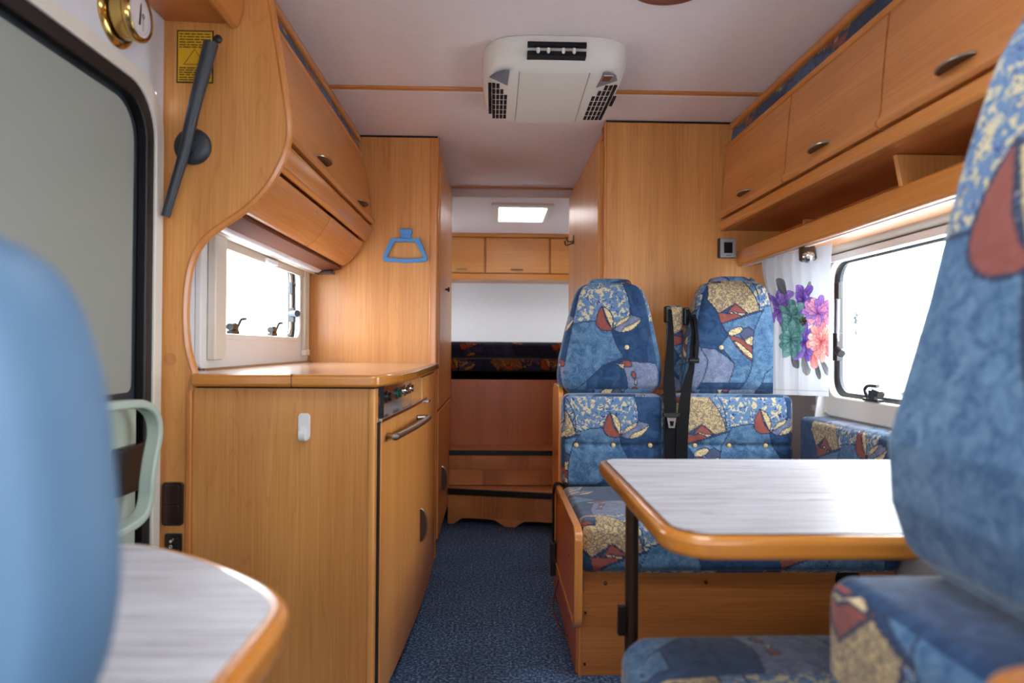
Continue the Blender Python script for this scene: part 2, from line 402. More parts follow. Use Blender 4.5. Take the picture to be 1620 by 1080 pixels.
MOT_A = [
 ('blue', [(-62, -14), (-50, -14), (-29, -13), (0, 1), (8, 15), (25, 44), (-12, 57), (-66, 99), (-70, 128), (-100, 128), (-75, 40)]),
 ('blot', [(-50, -12), (-72, -6), (-80, -40), (-96, -96), (23, -96), (23, -24), (0, 0), (-29, -14)]),
 ('grey', [(8, 54), (31, 50), (74, 53), (82, 77), (70, 128), (21, 128), (20, 63)]),
 ('red', smoothpts([(-22, -38), (-29, -24), (-28, -9), (-18, 0), (-6, 2), (0, 0), (0, -2), (-9, -10), (-16, -20), (-22, -38)], 3)),
 ('cream', smoothpts([(-21, -37), (-12, -32), (-4, -20), (-1, -8), (0, -2), (-8, -11), (-15, -22), (-21, -37)], 3)),
 ('grey', [(2, 0), (10, -12), (24, -24), (44, -19), (36, -4), (22, 3), (12, 4)]),
 ('cream', [(2, -3), (8, -15), (24, -23), (20, -14), (8, -6)]),
 ('cream', smoothpts([(16, 4), (20, -4), (32, -10), (43, -18), (37, -5), (28, 2), (16, 4)], 3)),
 ('red', ell(27, 54, 8, 6)), ('cream', [(10, 56), (24, 54), (19, 62)]), ('red', ell(33, 72, 3.5, 6)), ('cream', ell(34, 84, 2, 5)), ('red', ell(33, 96, 4, 5)),
]
MOT_B = [
 ('tan', [(-27, -90), (4, -90), (4, -65), (16, -38), (43, 11), (24, 17), (0, 0), (-22, 17), (-46, -6), (-43, -38), (-36, -60)]),
 ('navy', [(-24, -60), (-12, -56), (-21, -34), (-36, -44)]), ('red', [(-44, -44), (-36, -46), (-22, -34), (-40, -34)]),
 ('blot', [(4, -90), (52, -90), (59, 8), (43, 11), (16, -38), (4, -65)]),
 ('navy', [(-62, -50), (-44, -44), (-46, -6), (-24, 16), (-14, 33), (-4, 52), (-22, 74), (-66, 70)]),
 ('blue', [(-14, 33), (59, 8), (66, 60), (70, 128), (-10, 128), (-3, 97), (-19, 68), (-1, 51)]),
 ('red', [(0, 0), (26, 17), (-14, 33), (-24, 16), (-9, 15)]),
 ('cream', [(-10, 17), (2, 13), (10, 16), (24, 16), (15, 20), (4, 16)]),
 ('grey', [(-70, 71), (-30, 73), (-16, 83), (-3, 97), (-10, 128), (-74, 128)]),
 ('slate', [(12, 44), (30, 38), (44, 46), (56, 82), (30, 70)]),
 ('red', smoothpts([(-1, 51), (19, 57), (36, 74), (42, 91), (24, 91), (8, 72), (-1, 51)], 3)),
 ('cream', smoothpts([(5, 60), (16, 66), (33, 87), (24, 87), (12, 74), (5, 60)], 3)),
 ('cream', ell(9.5, 45, 13, 5.5, -22)), ('cream', ell(36, 60, 13, 7, -8)), ('cream', ell(50, 84, 10, 6, 0)),
]
def paint_cloth(u, v, ou, ov):
    """style index per point; u, v in metres on the cloth, (ou, ov) where the leaf motif sits"""
    U = (u-ou)*423; V = -(v-ov)*423
    sid = np.full(U.shape, STN.index('navy'))
    tx, ty = 240.0, 205.0
    U = U+6*np.sin(V*.05); V = V.copy()
    row = np.floor((V+78)/ty); Vl = V-row*ty; Us = U-(row % 2)*97
    for (mot, du, dv) in ((MOT_B, -113, -13), (MOT_A, 0, 0)):
        ul = (Us-du+tx/2+ (0 if mot is MOT_A else 0)) % tx-tx/2; vl = Vl-dv
        for s, P in mot:
            
            ins = inpoly(ul, vl, P)
            sid = np.where(ins, STN.index(s), sid)
            e = near_poly(ul, vl, P, .75)
            sid = np.where(e, STN.index('line'), sid)
    return sid

def rbox_pts(hx, hy, hz, r, step):
    """rounded box point grid, welded; returns verts, quads, face-dominant axis id per vertex"""
    V = []; F = []; A = []
    h = (hx, hy, hz)
    for ax in range(3):
        a, b = [(1, 2), (2, 0), (0, 1)][ax]
        na = max(3, int(2*h[a]/step)); nb = max(3, int(2*h[b]/step))
        for sg in (-1, 1):
            ga = np.linspace(-h[a], h[a], na+1); gb = np.linspace(-h[b], h[b], nb+1)
            GA, GB = np.meshgrid(ga, gb, indexing='ij'); P = np.zeros((na+1, nb+1, 3)); P[..., ax] = sg*h[ax]; P[..., a] = GA; P[..., b] = GB
            base = sum(len(q) for q in V); V.append(P.reshape(-1, 3)); A.append(np.full((na+1)*(nb+1), ax))
            idx = base+np.arange((na+1)*(nb+1)).reshape(na+1, nb+1)
            q = np.stack([idx[:-1, :-1], idx[1:, :-1], idx[1:, 1:], idx[:-1, 1:]], -1).reshape(-1, 4)
            F.append(q if sg > 0 else q[:, ::-1])
    return np.concatenate(V), np.concatenate(F), np.concatenate(A)
def cushion(name, c, size, r, cloth, parent=None, label=None, cat=None, group=None, step=.0035, bulge=.012, warp=None, tufts=(), view='front', org=(0, 0), rot=None, mat=None, dark=False):
    """upholstered block. cloth(P, ax)->(u, v) cloth coordinates; org = where the leaf motif sits"""
    hx, hy, hz = [s/2 for s in size]
    V, F, A = rbox_pts(hx, hy, hz, r, step); h = np.array([hx, hy, hz]); rr = min(r, hx*.98, hy*.98, hz*.98)
    inner = np.clip(V, -(h-rr), h-rr); d = V-inner; L = np.linalg.norm(d, axis=1, keepdims=True)
    P = inner+np.where(L > 0, d/np.maximum(L, 1e-9), 0)*rr
    n_ = V/h
    for ax in range(3):
        a, b = [(1, 2), (2, 0), (0, 1)][ax]
        amt = bulge*(1-n_[:, a]**4)*(1-n_[:, b]**4)*np.abs(n_[:, ax])**6
        P[:, ax] += np.sign(V[:, ax])*amt
    raw = P.copy()
    for (tx, tz, dep, wd) in tufts:
        k = np.exp(-((P[:, 0]-tx)**2+(P[:, 2]-tz)**2)/wd**2); front = (n_[:, 1] < -.5); P[:, 1] += np.where(front, dep*k, 0)
        pl = np.exp(-((P[:, 2]-tz)/.009)**2)*.0035; P[:, 1] += np.where(front, pl, 0)
    if warp: P = warp(P, n_)
    P = P+np.array(c)
    u, v = cloth(P, A, raw)
    sid = paint_cloth(u, v, *org)
    # weld coincident points
    key = np.round((V+5)*1e5).astype(np.int64); key = key[:, 0]*(2**42)+key[:, 1]*(2**21)+key[:, 2]
    _, first, invi = np.unique(key, return_index=True, return_inverse=True)
    P = P[first]; sid = sid[first]; F = invi.reshape(-1)[F]
    off = OFF[parent.name] if parent else Vector((c[0], c[1], c[2]-hz))
    if rot is not None:
        cc = np.array(c); P = (P-cc)@np.array(Matrix.Rotation(rot[0], 3, rot[1]).transposed())+cc
    P = P-np.array(off)
    me = bpy.data.meshes.new(name); me.vertices.add(len(P)); me.vertices.foreach_set('co', P.ravel())
    me.loops.add(F.size); me.loops.foreach_set('vertex_index', F.ravel().astype(np.int32))
    me.polygons.add(len(F)); me.polygons.foreach_set('loop_start', np.arange(0, F.size, 4, dtype=np.int32))
    me.update(calc_edges=True); me.validate(); me.polygons.foreach_set('use_smooth', [True]*len(me.polygons))
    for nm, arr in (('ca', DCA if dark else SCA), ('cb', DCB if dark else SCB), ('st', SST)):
        at = me.attributes.new(nm, 'FLOAT_COLOR', 'POINT'); q = np.ones((len(P), 4), np.float32); q[:, :3] = arr[sid]
        at.data.foreach_set('color', q.ravel())
    me.materials.append(mat or M_fab)
    o = bpy.data.objects.new(name, me); COL.objects.link(o)
    if parent: o.parent = parent
    else: o.location = off
    OFF[o.name] = off
    return meta(o, label, cat, group)
def cl_front(P, A, raw):      # front/back: x,z ; sides: wrap round ; top: wrap
    u = np.where(A == 0, P[:, 0]-P[:, 1]*np.sign(raw[:, 0])*-1, P[:, 0]); v = np.where(A == 2, P[:, 2]+P[:, 1], P[:, 2]); return u, v
def cl_topz(zt):
    return lambda P, A, raw: (np.where(A == 0, P[:, 0]+np.sign(raw[:, 0])*(zt-P[:, 2]), P[:, 0]), np.where(A == 1, P[:, 1]-(zt-P[:, 2]), P[:, 1]))
def cl_top(P, A, raw):        # seat: top x,y ; front drops down ; side drops down sideways
    u = np.where(A == 0, P[:, 0]+P[:, 2]*1.0, P[:, 0]); v = np.where(A == 1, P[:, 1]+P[:, 2], P[:, 1]); return u, v
def cl_side(P, A, raw):       # face looking along x
    u = np.where(A == 1, P[:, 0]-P[:, 1], -P[:, 1]); v = np.where(A == 2, P[:, 2]+P[:, 0], P[:, 2]); return u, v

# ================================================================== STRUCTURE
XL, XR, ZC = -.86, 1.26, 1.97
put('floor', B(XL-.05, XR+.05, -.9, 5.9, -.03, 0), M_carpet, kind='structure', loc=(0, 0, 0))
# left wall: door opening y .95-1.755, z<1.64 ; window opening y 2.10-3.02, z 1.01-1.34
bm = bmesh.new()
for a in ((-.9, -.72, 0, ZC), (-.72, -.12, 0, .95), (-.72, -.12, 1.45, ZC), (-.12, .93, 0, ZC), (.93, 1.755, 1.64, ZC), (1.755, 2.09, 0, ZC), (2.09, 3.03, 0, 1.00), (2.09, 3.03, 1.345, ZC), (3.03, 4.70, 0, ZC), (4.70, 5.50, 0, 1.10), (4.70, 5.50, 1.46, ZC), (5.50, 5.9, 0, ZC)):
    box(bm, XL-.035, XL, *a)
put('wall_left', bm, M_wall, kind='structure', loc=(XL, 0, 0))
bm = bmesh.new()
for a in ((-.9, -.72, 0, ZC), (-.72, -.12, 0, .95), (-.72, -.12, 1.45, ZC), (-.12, 1.32, 0, ZC), (1.32, 2.50, 0, .80), (1.32, 2.50, 1.335, ZC), (2.50, 4.70, 0, ZC), (4.70, 5.50, 0, 1.10), (4.70, 5.50, 1.46, ZC), (5.50, 5.9, 0, ZC)):
    box(bm, XR, XR+.035, *a)
put('wall_right', bm, M_wallg, kind='structure', loc=(XR, 0, 0))
put('wall_back', B(XL-.035, XR+.035, 5.9, 5.935, 0, ZC), M_wall, kind='structure')
bm = B(XL-.035, XR+.035, -.93, -.9, 0, 1.08); box(bm, XL-.035, XR+.035, -.93, -.9, 1.34, ZC)  # unseen windscreen strip, kept low to limit daylight from the front
put('wall_front', bm, M_wallg, kind='structure')
for i_, (xa_, nx_) in enumerate(((XL-.02, 'left'), (XR+.02, 'right'))):  # unseen windows added so daylight reaches the rear bed
    t = thing('window_%d' % (5+i_), None, None, (xa_, 5.1, 1.10)); t['kind'] = 'structure'; t['label'] = 'small window added for daylight beside the rear bed in the %s wall, hidden from view' % nx_
    put('window_frame', RG(rrect(4.67, 5.53, 1.07, 1.49, .03), rrect(4.71, 5.49, 1.11, 1.45, .05), 'yz', xa_-.02, xa_+.02), M_cream, t)
    put('pane', B(xa_-.002, xa_+.002, 4.69, 5.51, 1.09, 1.47), M_glass, t)
bm = bmesh.new()   # main ceiling, opening for an unseen hatch added to bring in daylight
HX0, HX1, HY0, HY1 = -.05, .45, .72, 1.22
for a in ((XL-.035, HX0, -.9, 4.17), (HX1, XR+.035, -.9, 4.17), (HX0, HX1, -.9, HY0), (HX0, HX1, HY1, 4.17)): box(bm, *a, ZC, ZC+.035)
put('ceiling', bm, M_ceil, kind='structure', loc=(0, 0, ZC))
bm = bmesh.new()   # lower ceiling over the rear bed, opening for the roof hatch
SX0, SX1, SY0, SY1 = .02, .36, 4.40, 4.94
for a in ((XL-.035, SX0, 4.17, 5.9), (SX1, XR+.035, 4.17, 5.9), (SX0, SX1, 4.17, SY0), (SX0, SX1, SY1, 5.9)): box(bm, *a, 1.92, ZC+.035)
o = put('ceiling', bm, M_ceil, kind='structure', loc=(0, 4.17, 1.92))
put('trim_1', B(-.63, 1.04, 2.545, 2.572, ZC-.008, ZC), M_railx, kind='structure', bev=.003)
put('trim_2', B(-.63, 1.04, 2.574, 2.60, ZC-.004, ZC), M_white, kind='structure')
put('trim_3', B(-.26, .48, 4.135, 4.150, ZC-.008, ZC), M_railx, kind='structure')
put('trim_4', B(-.30, .52, 4.158, 4.185, 1.912, 1.922), M_cream, kind='structure', bev=.003)
# wood corner rails seen along the ceiling of the cab: none in view

# skylight (rear roof hatch)
t = thing('window_3', None, None, (.19, 4.67, 1.92)); t['kind'] = 'structure'; t['label'] = 'bright rear roof hatch with cream frame above the bed'
put('hatch_frame', RG(rrect(-.015, .385, 4.345, 4.945, .02), rrect(SX0+.012, SX1-.012, SY0+.03, SY1-.012, .012), 'xy', 1.905, 1.925), M_cream, t, bev=.003)
put('pane', B(SX0-.01, SX1+.01, SY0-.01, SY1+.01, 2.005, 2.010), M_glass, t)
bm = bmesh.new(); box(bm, .165, .215, 4.86, 4.875, 1.93, 1.945); box(bm, .175, .185, 4.87, 4.90, 1.925, 1.94)
put('hatch_latch', bm, M_acg, t)
t = thing('window_4', None, None, (.2, .97, ZC)); t['kind'] = 'structure'; t['label'] = 'unseen square roof hatch added over the dinette for daylight'
put('hatch_frame', RG(rrect(HX0-.04, HX1+.04, HY0-.04, HY1+.04, .04), rrect(HX0+.01, HX1-.01, HY0+.01, HY1-.01, .03), 'xy', ZC-.015, ZC+.005), M_cream, t)
put('pane', B(HX0-.01, HX1+.01, HY0-.01, HY1+.01, 2.012, 2.016), M_glass, t)

# ------------------------------------------------------------------ left window
def latch(parent, x, y, z):
    bm = bmesh.new(); box(bm, x-.004, x+.014, y-.032, y+.030, z-.006, z+.005)
    box(bm, x, x+.018, y-.016, y+.010, z+.004, z+.022)
    tube(bm, [(x+.010, y-.045, z+.016), (x+.010, y-.006, z+.020)], .012, 10)
    tube(bm, smoothpts([(x+.01, y+.006, z+.004), (x+.016, y+.016, z+.026), (x+.018, y+.032, z+.042), (x+.018, y+.072, z+.046)], 3), .005, 8)
    return put('window_latch', bm, M_dark, parent, smooth=True)
t = thing('window_1', None, None, (XL, 2.56, .93)); t['kind'] = 'structure'; t['label'] = 'small bright kitchen window with cream frame in the left wall'
outer = rrect(1.99, 3.135, .93, 1.36, .015); inner = rrect(2.125, 2.985, 1.028, 1.33, (.05, .02, .05, .05))
put('window_frame', RG(outer, inner, 'yz', XL, XL+.018), M_white, t, bev=.004)
put('frame_lip', RG(rrect(2.115, 2.995, 1.018, 1.34, (.06, .03, .06, .06)), rrect(2.132, 2.978, 1.035, 1.324, (.045, .02, .045, .045)), 'yz', XL+.016, XL+.024), M_white, t, bev=.003)
put('pane', B(XL-.03, XL-.026, 2.08, 3.04, .99, 1.355), M_glass, t)
put('rubber_seal', RG(rrect(2.10, 3.03, 1.0, 1.345, .05), rrect(2.128, 2.968, 1.026, 1.332, .05), 'yz', XL-.026, XL-.016), M_char, t)
put('blind_rail', PR(rrect(2.03, 2.115, .955, 1.345, (.006, .006, .006, .03)), 'yz', XL+.018, XL+.045), M_cream, t, bev=.006)
for yy in (3.02, 3.045, 3.07):
    put('blind_rail', B(XL+.018, XL+.036, yy, yy+.014, .965, 1.34), M_beige, t, bev=.003)
put('rail_foot', B(XL+.018, XL+.04, 3.012, 3.09, .955, .985), M_cream, t, bev=.006)
put('roller_blind', TU([(XL+.045, 2.0, 1.352), (XL+.045, 3.13, 1.352)], .028, 16), M_cream, t, smooth=True, label='cream roller blind cassette above the pane')
bm = bmesh.new(); box(bm, XL+.018, XL+.03, 2.05, 3.09, 1.30, 1.33); put('blind_bar', bm, M_beige, t, bev=.003)
bm = bmesh.new(); box(bm, XL+.028, XL+.042, 2.5, 2.62, 1.302, 1.318); put('blind_pull', bm, M_white, t, bev=.003)
latch(t, XL+.014, 2.235, 1.042); latch(t, XL+.014, 2.63, 1.042)
bm = bmesh.new(); tube(bm, smoothpts([(XL-.008, 2.93, 1.045), (XL-.008, 2.955, 1.08), (XL-.008, 2.955, 1.27), (XL-.008, 2.94, 1.31)], 4), .007, 8)
put('stay_arm', bm, M_nickel, t, smooth=True)
bm = bmesh.new(); tube(bm, [(XL, 2.93, 1.135), (XL+.035, 2.90, 1.135)], .014, 12); box(bm, XL-.01, XL+.01, 2.93, 2.96, 1.10, 1.16); put('stay_knob', bm, M_char, t, smooth=True)
bm = bmesh.new(); box(bm, XL-.005, XL+.012, 2.905, 2.955, 1.252, 1.268); box(bm, XL, XL+.016, 2.895, 2.918, 1.215, 1.262); put('corner_catch', bm, M_char, t, bev=.004)

# ------------------------------------------------------------------ right window
t = thing('window_2', None, None, (XR, 1.9, .82)); t['kind'] = 'structure'; t['label'] = 'large bright dinette window with grey frame in the right wall'
outer = rrect(1.27, 2.555, .755, 1.345, .09); inner = rrect(1.36, 2.482, .832, 1.315, .07)
put('window_frame', RG(outer, inner, 'yz', XR-.028, XR), M_cream, t, bev=.010, seg=3)
put('rubber_seal', RG(rrect(1.335, 2.50, .805, 1.335, .08), rrect(1.375, 2.462, .846, 1.31, .06), 'yz', XR+.008, XR+.02), M_char, t)
put('pane', B(XR+.022, XR+.026, 1.31, 2.51, .79, 1.345), M_glass, t)
put('roller_blind', TU([(XR-.035, 1.0, 1.375), (XR-.035, 2.46, 1.375)], .032, 16), M_beige, t, smooth=True, label='beige roller blind cassette above the pane')
put('blind_bar', B(XR-.04, XR-.03, 1.2, 2.5, 1.315, 1.34), M_white, t, bev=.003)
for yy in (2.53, 2.555):
    put('blind_rail', B(XR-.03, XR-.004, yy, yy+.017, .77, 1.34), M_cream, t, bev=.003)
put('rail_foot', B(XR-.034, XR-.004, 2.485, 2.60, .765, .79), M_cream, t, bev=.005)
bm = bmesh.new(); x = XR-.03; tube(bm, [(x, 2.40, 1.23), (x, 2.405, 1.03)], .006, 8); put('stay_arm', bm, M_silver, t, smooth=True)
bm = bmesh.new(); box(bm, x-.006, x+.008, 2.39, 2.42, 1.18, 1.24); box(bm, x-.006, x+.02, 2.40, 2.43, .96, 1.06); tube(bm, [(x, 2.41, 1.0), (x-.008, 2.36, .985)], .014, 10); put('stay_knob', bm, M_dark, t, bev=.003)
bm = bmesh.new(); x = XR-.03; box(bm, x, x+.02, 2.15, 2.24, .832, .84); tube(bm, [(x+.005, 2.14, .856), (x+.005, 2.18, .862)], .012, 10)
tube(bm, smoothpts([(x+.005, 2.215, .842), (x, 2.225, .868), (x, 2.205, .882), (x, 2.15, .884)], 3), .0055, 8); box(bm, x, x+.012, 2.17, 2.205, .84, .868)
put('window_latch', bm, M_dark, t, smooth=True)

# ------------------------------------------------------------------ entrance door (left wall)
t = thing('door_1', None, None, (XL, 1.34, 0)); t['kind'] = 'structure'; t['label'] = 'grey entrance door with black seal in the left wall'
prof = lambda y1, z1, r: rrect(.93+(1.76-y1), y1, -.02 if False else .0, z1, (r, r, .01, .01), 8)
put('door_frame', RG(rrect(.90, 1.775, .0, 1.66, (.13, .13, .005, .005), 8), rrect(.945, 1.735, .012, 1.625, (.115, .115, .005, .005), 8), 'yz', XL-.01, XL+.012), M_cream, t, bev=.003)
put('door_seal', RG(rrect(.942, 1.738, .01, 1.628, (.115, .115, .005, .005), 8), rrect(.975, 1.702, .03, 1.592, (.10, .10, .005, .005), 8), 'yz', XL-.02, XL+.006), M_black, t, bev=.005)
put('door_panel', PR(rrect(.96, 1.72, .0, 1.61, (.10, .10, .005, .005), 8), 'yz', XL-.034, XL-.02), M_char, t)
put('door_blind', PR(rrect(.985, 1.672, .885, 1.575, (.085, .085, .02, .02), 8), 'yz', XL-.02, XL-.012), M_door, t, label='drawn grey cloth blind filling the upper door')
put('door_liner', B(XL-.02, XL+.01, .99, 1.665, .06, .865), M_sage, t, bev=.012)
gp = smoothpts([(XL+.04, 1.42, .868), (XL+.055, 1.52, .868), (XL+.06, 1.58, .862), (XL+.064, 1.622, .835), (XL+.066, 1.632, .79), (XL+.066, 1.612, .735), (XL+.066, 1.60, .69), (XL+.064, 1.592, .63), (XL+.058, 1.55, .60), (XL+.04, 1.42, .585)], 4)
bm = bmesh.new(); ribbon(bm, gp, (1, 0, 0), .034, .020); put('door_grip', bm, M_sage, t, bev=.006)
put('door_lock', B(XL+.004, XL+.03, 1.55, 1.70, .655, .765), M_dark, t, bev=.008)

# ================================================================== LEFT FURNITURE
# partition beside the door
curve = smoothpts([(-.600, 1.965), (-.590, 1.90), (-.573, 1.80), (-.552, 1.669), (-.539, 1.575), (-.544, 1.521), (-.563, 1.468), (-.598, 1.408), (-.651, 1.354), (-.716, 1.308), (-.756, 1.272), (-.783, 1.225), (-.797, 1.160), (-.801, 1.074), (-.794, .992), (-.776, .928)], 4)
t = thing('partition_panel', 'tall wooden partition with curved edge beside the entrance door', 'panel', (-.82, 1.79, 0))
put('board', PR([(XL, 0), (XL, ZC-.003), (-.602, ZC-.003)]+curve+[(-.790, .86), (-.790, 0)], 'xz', 1.79, 1.808), M_wz, t)
put('edge_bead', TU([(x, 1.799, z) for x, z in curve]+[(-.784, 1.799, .88)], .0115, 8), M_railz, t, smooth=True, label='orange solid wood bead along the curved edge')
put('edge_bead', B(-.793, -.777, 1.786, 1.812, 0, .885), M_railz, t, bev=.005)
put('plug', LA((-.838, 1.789, 1.433), (0, -1, 0), [(.0, .001), (.0135, .001), (.014, 0)], 20), M_wz2, t)
put('plug', LA((-.834, 1.789, .962), (0, -1, 0), [(.0, .001), (.0155, .001), (.016, 0)], 20), M_wy, t)

# kitchen block
t = thing('kitchen_cabinet', 'wooden kitchen block with curved front under the worktop', 'cabinet', (-.55, 2.4, 0))
put('side_panel', B(-.776, -.302, 1.795, 1.812, 0, .888), M_wz, t)
put('corner_bead', PR(rrect(-.326, -.3055, 1.790, 1.815, .008, 4), 'xy', 0, .888), M_wz2, t, smooth=True)
put('gap_seal', B(-.3055, -.2985, 1.800, 1.834, 0, .80), M_black, t)
put('carcass', PR([(-.85, 1.815), (-.325, 1.815), (-.325, 3.12), (-.85, 3.12)], 'xy', 0, .885), M_void, t)
def front_x(y):   # bowed kitchen front
    k = (y-1.815)/1.31; return -.296+.05*math.sin(min(1, k*1.15)*math.pi/2)-.008*k*k
def bow(y0, y1, z0, z1, dx0, dx1, n=12):
    ys = [y0+(y1-y0)*i/n for i in range(n+1)]
    return PR([(front_x(y)+dx1, y) for y in ys]+[(front_x(y)+dx0, y) for y in ys[::-1]], 'xy', z0, z1)
put('fridge_door', bow(1.836, 2.545, .04, .800, -.03, -.002), M_wz2, t, bev=.006, label='tall bowed wooden door below the chrome fascia')
hd = put('door_handle', TU(smoothpts([(-.292, 1.90, .752), (-.268, 1.885, .752), (-.262, 1.90, .752), (-.236, 2.15, .752), (-.222, 2.38, .752), (-.228, 2.40, .752), (-.262, 2.395, .752)], 4), .0095, 12), M_nickel, t, smooth=True, label='brushed metal bar handle')
def crescent(c, nrm, ud, length, depth, parent, m1=M_nickel, name='handle'):
    """half-moon fin handle: chord on the surface along ud, arc standing out along nrm, bright rim and thin web"""
    c = Vector(c); nrm = Vector(nrm).normalized(); ud = Vector(ud).normalized(); vd = nrm.cross(ud); depth *= 1.25
    bm = bmesh.new(); n = 16
    arc = [c+ud*(-math.cos(math.pi*i/n)*length/2)+nrm*(math.sin(math.pi*i/n)*depth+.0005) for i in range(n+1)]
    a = [bm.verts.new(p+vd*.0025) for p in arc]; b = [bm.verts.new(p-vd*.0025) for p in arc]
    fs = [bm.faces.new(a), bm.faces.new(b[::-1])]
    for f_ in fs: f_.material_index = 1
    for i in range(n): bm.faces.new((a[i], b[i], b[i+1], a[i+1]))
    bm.faces.new((a[n], b[n], b[0], a[0]))
    tube(bm, [p+nrm*.001 for p in arc], .0032, 8)
    return put(name, bm, m1, parent, smooth=True, mats=[m1, M_bronze])  # bronze on the web puts the reflected wood tone into its colour
crescent((front_x(2.50)-.002, 2.49, .352), (1, 0, 0), (0, 0, 1), .12, .020, t)
put('fascia', bow(1.818, 2.60, .806, .884, -.075, -.045), M_chrome, t, smooth=False, label='recessed mirror chrome oven fascia')
put('fascia_lip', bow(1.818, 2.62, .796, .808, -.06, .004), M_chrome, t, bev=.003, label='chrome curved lip under the fascia')
for i, yy in enumerate((1.93, 2.10, 2.26, 2.40, 2.52)):
    put('control_knob', LA((front_x(yy)-.045, yy, .846), (1, -.1, 0), [(.019, 0), (.019, .003), (.014, .005), (.013, .013), (0, .015)], 20), (M_chrome, M_dark, M_green, M_chrome, M_chrome)[i], t, smooth=True)
put('end_post', bow(2.555, 3.12, .03, .885, -.05, -.006), M_wz2, t, bev=.004)
bm = bmesh.new(); box(bm, front_x(2.62)-.01, front_x(2.62)+.014, 2.58, 2.66, .786, .797); put('drawer_catch', bm, M_chrome, t, bev=.004)
ys = [1.775+1.365*i/26 for i in range(27)]
def rim_x(y):
    k = (y-1.775)/1.365; base = -.296+.052*min(1, k*3)**.55
    return base-.004*k*k
outline = [(-.792, 1.775), (-.792, 3.145)]+[(rim_x(y), y) for y in ys[::-1]]
outline = [(-.774, 1.768), (-.315, 1.768), (-.296, 1.776)]+[(rim_x(y), y) for y in ys[1:]]+[(-.85, 3.145), (-.85, 1.99), (-.85, 1.812), (-.774, 1.812)]
inl = [(-.774, 1.782), (-.325, 1.782), (-.312, 1.790)]+[(rim_x(y)-.016, y+.004) for y in ys[1:-1]]+[(rim_x(3.14)-.016, 3.143), (-.845, 3.143), (-.845, 1.814), (-.774, 1.814)]
t = thing('kitchen_worktop', 'glossy wooden worktop with rounded corner below the small window', 'worktop', (-.55, 2.4, .893))
put('rim', PR(outline, 'xy', .893, .925), M_rim, t, bev=.009, seg=3, label='varnished orange edge')
put('top_surface', PR(inl, 'xy', .920, .9262), M_top, t)
put('seam', B(-.5175, -.516, 1.7665, 1.80, .893, .9265), M_brown, t)
put('back_profile', B(-.842, -.828, 1.99, 3.14, .926, .932), M_nickel, t)

# overhead cabinet left
t = thing('overhead_cabinet', 'left wooden overhead cabinet with bowed doors above the small window', 'cabinet', (-.7, 2.48, 1.36))
Y0, Y1 = 1.812, 3.145
put('carcass', PR([(-.855, 1.965), (-.65, 1.965), (-.64, 1.86), (-.60, 1.56), (-.63, 1.47), (-.705, 1.385), (-.855, 1.385)], 'xz', Y0, Y1), M_red, t)
put('ceiling_rail', PR(rrect(-.645, -.612, 1.938, 1.967, .010, 3), 'xz', Y0-.02, Y1), M_rail, t, smooth=True)
def strip(name, p0, p1, y0, y1, th, parent, u0=0.):
    n = int((y1-y0)/.004); pts = np.zeros((n+1, 8, 3)); 
    for j in range(8):
        k = j/7; pts[:, j, 0] = p0[0]+(p1[0]-p0[0])*k; pts[:, j, 2] = p0[1]+(p1[1]-p0[1])*k; pts[:, j, 1] = np.linspace(y0, y1, n+1)
    P = pts.reshape(-1, 3); sid = paint_cloth(P[:, 1]*.8+u0, P[:, 2], 0, 1.93)
    idx = np.arange(P.shape[0]).reshape(n+1, 8); F = np.stack([idx[:-1, :-1], idx[1:, :-1], idx[1:, 1:], idx[:-1, 1:]], -1).reshape(-1, 4)
    off = OFF[parent.name]; me = bpy.data.meshes.new(name); me.from_pydata((P-np.array(off)).tolist(), [], F.tolist())
    for nm, arr in (('ca', (SCA+DCA)/2), ('cb', (SCB+DCB)/2), ('st', SST)):  # half-darkened palette: shade of the recess put into the cloth colour
        at = me.attributes.new(nm, 'FLOAT_COLOR', 'POINT'); q = np.ones((len(P), 4), np.float32); q[:, :3] = arr[sid]; at.data.foreach_set('color', q.ravel())
    me.materials.append(M_fab); o = bpy.data.objects.new(name, me); COL.objects.link(o); o.parent = parent
    sm = o.modifiers.new('s', 'SOLIDIFY'); sm.thickness = th; OFF[o.name] = off; return o
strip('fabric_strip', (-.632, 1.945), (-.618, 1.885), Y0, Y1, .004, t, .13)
put('door_rail', PR(rrect(-.622, -.600, 1.862, 1.884, .008, 3), 'xz', Y0, Y1), M_rail, t, smooth=True)
dprof_o = smoothpts([(-.602, 1.862), (-.585, 1.78), (-.566, 1.67), (-.558, 1.60), (-.553, 1.585)], 3)+[(-.546, 1.578), (-.545, 1.565), (-.553, 1.556)]
dprof = dprof_o+[(-.575, 1.556), (-.580, 1.60), (-.604, 1.78), (-.620, 1.862)]
for (a, b, hy) in ((Y0+.004, 2.512, 2.21), (2.517, Y1-.003, 2.86)):
    d = put('door', PR(dprof, 'xz', a, b), M_wy, t, bev=.002)
    crescent((-.556, hy, 1.595), (1, 0, .1), (0, 1, 0), .125, .024, d)
put('lower_band', PR([(-.557, 1.545), (-.556, 1.535), (-.575, 1.487), (-.59, 1.478), (-.61, 1.49), (-.60, 1.545)], 'xz', Y0, Y1), M_rail, t, bev=.004, seg=3)
fprof = smoothpts([(-.590, 1.468), (-.606, 1.435), (-.632, 1.398), (-.655, 1.374), (-.675, 1.362)], 3)+[(-.690, 1.362), (-.70, 1.378), (-.65, 1.42), (-.62, 1.468)]
for (a, b, hy) in ((Y0+.004, 2.488, 2.30), (2.500, Y1-.05, 2.86)):
    d = put('flap_door', PR(fprof, 'xz', a, b), M_wy, t, bev=.003)
    put('push_catch', B(-.604, -.596, hy, hy+.018, 1.445, 1.457), M_silver, d)
